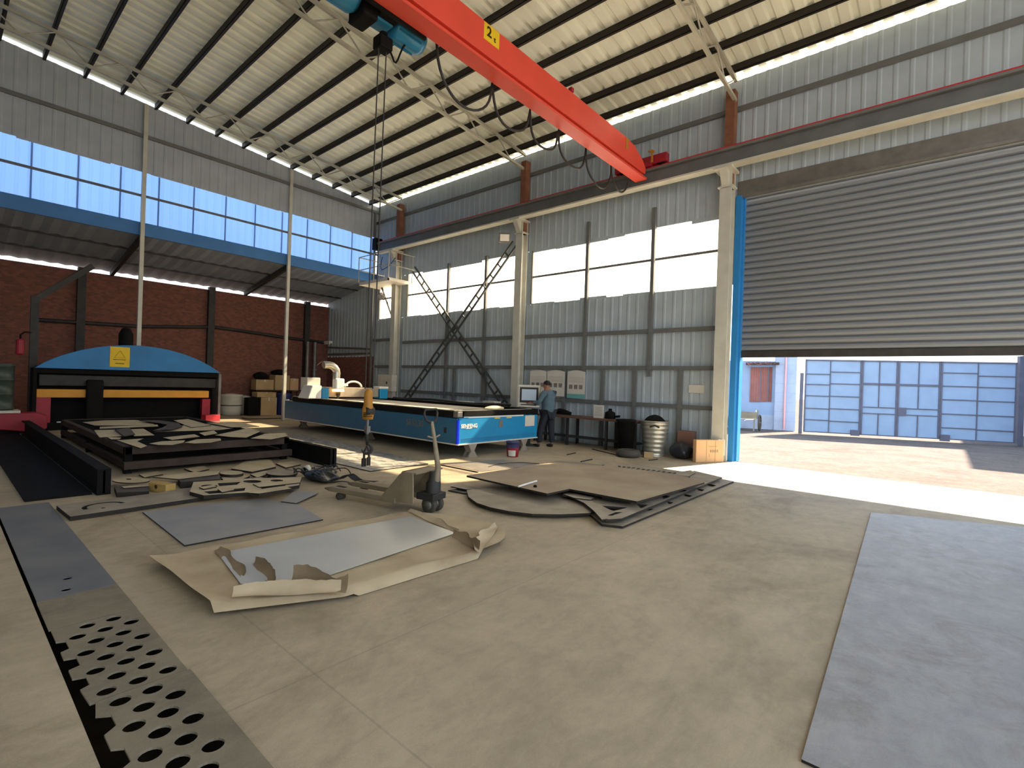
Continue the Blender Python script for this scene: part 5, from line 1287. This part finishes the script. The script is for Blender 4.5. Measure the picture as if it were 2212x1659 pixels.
m = MB(); m.bar(A_+HN*.15, B_+HN*.15, .30, .10); m.build('reed_roof', MTBL, aw)
m = MB(); rn = random.Random(9)
for i in range(26):
    p = A_.lerp(B_, rn.random())+HN*(.30+.03*rn.random()); q = p+HD*rn.uniform(-.25, .25)+Vector((0, 0, rn.uniform(-.12, .12))); m.bar(p, q, .014, .014)
m.build('reeds', MCURT, aw)
L0, L1 = fl(1640, 928), fl(1676, 929); m = MB(); m.bar((L0.x-.9, L0.y+.02, .31), (L1.x, L1.y+.12, .31), .12, .62); struct(m.build('wall_yard_low', MBLOCK))
# hand cart
c = fl(1622, 927)
hc = thing('hand_cart', 'old two-wheeled hand cart parked by the low wall in the yard', 'cart', (c.x, c.y-.75, 0), .12)
m = MB(); m.box(-.5, .42, -.3, .3, .48, .52); m.hexa([(-.5, -.32, .5), (.42, -.32, .5), (.42, -.28, .5), (-.5, -.28, .5), (-.55, -.42, .78), (.47, -.42, .78), (.47, -.38, .78), (-.55, -.38, .78)])
m.box(-.52, -.48, -.3, .3, .5, .76); m.box(.40, .44, -.3, .3, .5, .86); m.build('tray', MGALV, hc, False)
for x in (-.42, .34):
    m = MB(); m.box(x-.025, x+.025, -.25, -.2, 0, .5); m.build('leg', MGREY, hc, False)
m = MB(); m.tube([(.0, -.34, .40), (.05, -.36, .45), (.35, -.36, .47)], .018, 8); m.build('drawbar', MWHITE, hc, False)
for x in (.52, -.62):
    m = MB(); R0, r0, n1, n2 = .30, .035, 30, 8; vs = []
    for i in range(n1):
        for j in range(n2):
            t, b = 2*PI*i/n1, 2*PI*j/n2; vs.append((x+r0*math.sin(b), (R0+r0*math.cos(b))*math.cos(t), .335+(R0+r0*math.cos(b))*math.sin(t)))
    m.add(vs, [(i*n2+j, i*n2+(j+1) % n2, ((i+1) % n1)*n2+(j+1) % n2, ((i+1) % n1)*n2+j) for i in range(n1) for j in range(n2)], True); wl = m.build('wheel', MTYRE, hc, False)
    m = MB()
    for i in range(4):
        t = PI*i/4; m.bar((x, R0*math.cos(t), .335+R0*math.sin(t)), (x, -R0*math.cos(t), .335-R0*math.sin(t)), .012, .012, (1, 0, 0))
    m.lathe((x-.04, 0, .335), [(.01, 0), (.035, 0), (.035, .08), (.01, .08)], 12, 'x'); m.build('spokes', MGREY, wl, False)
# neighbouring block to the right of the gate
m = MB(); m.box(2.75, 12, 23.6, 34, 0, 6.5); struct(m.build('wall_yard_neighbour', MBLOCK))
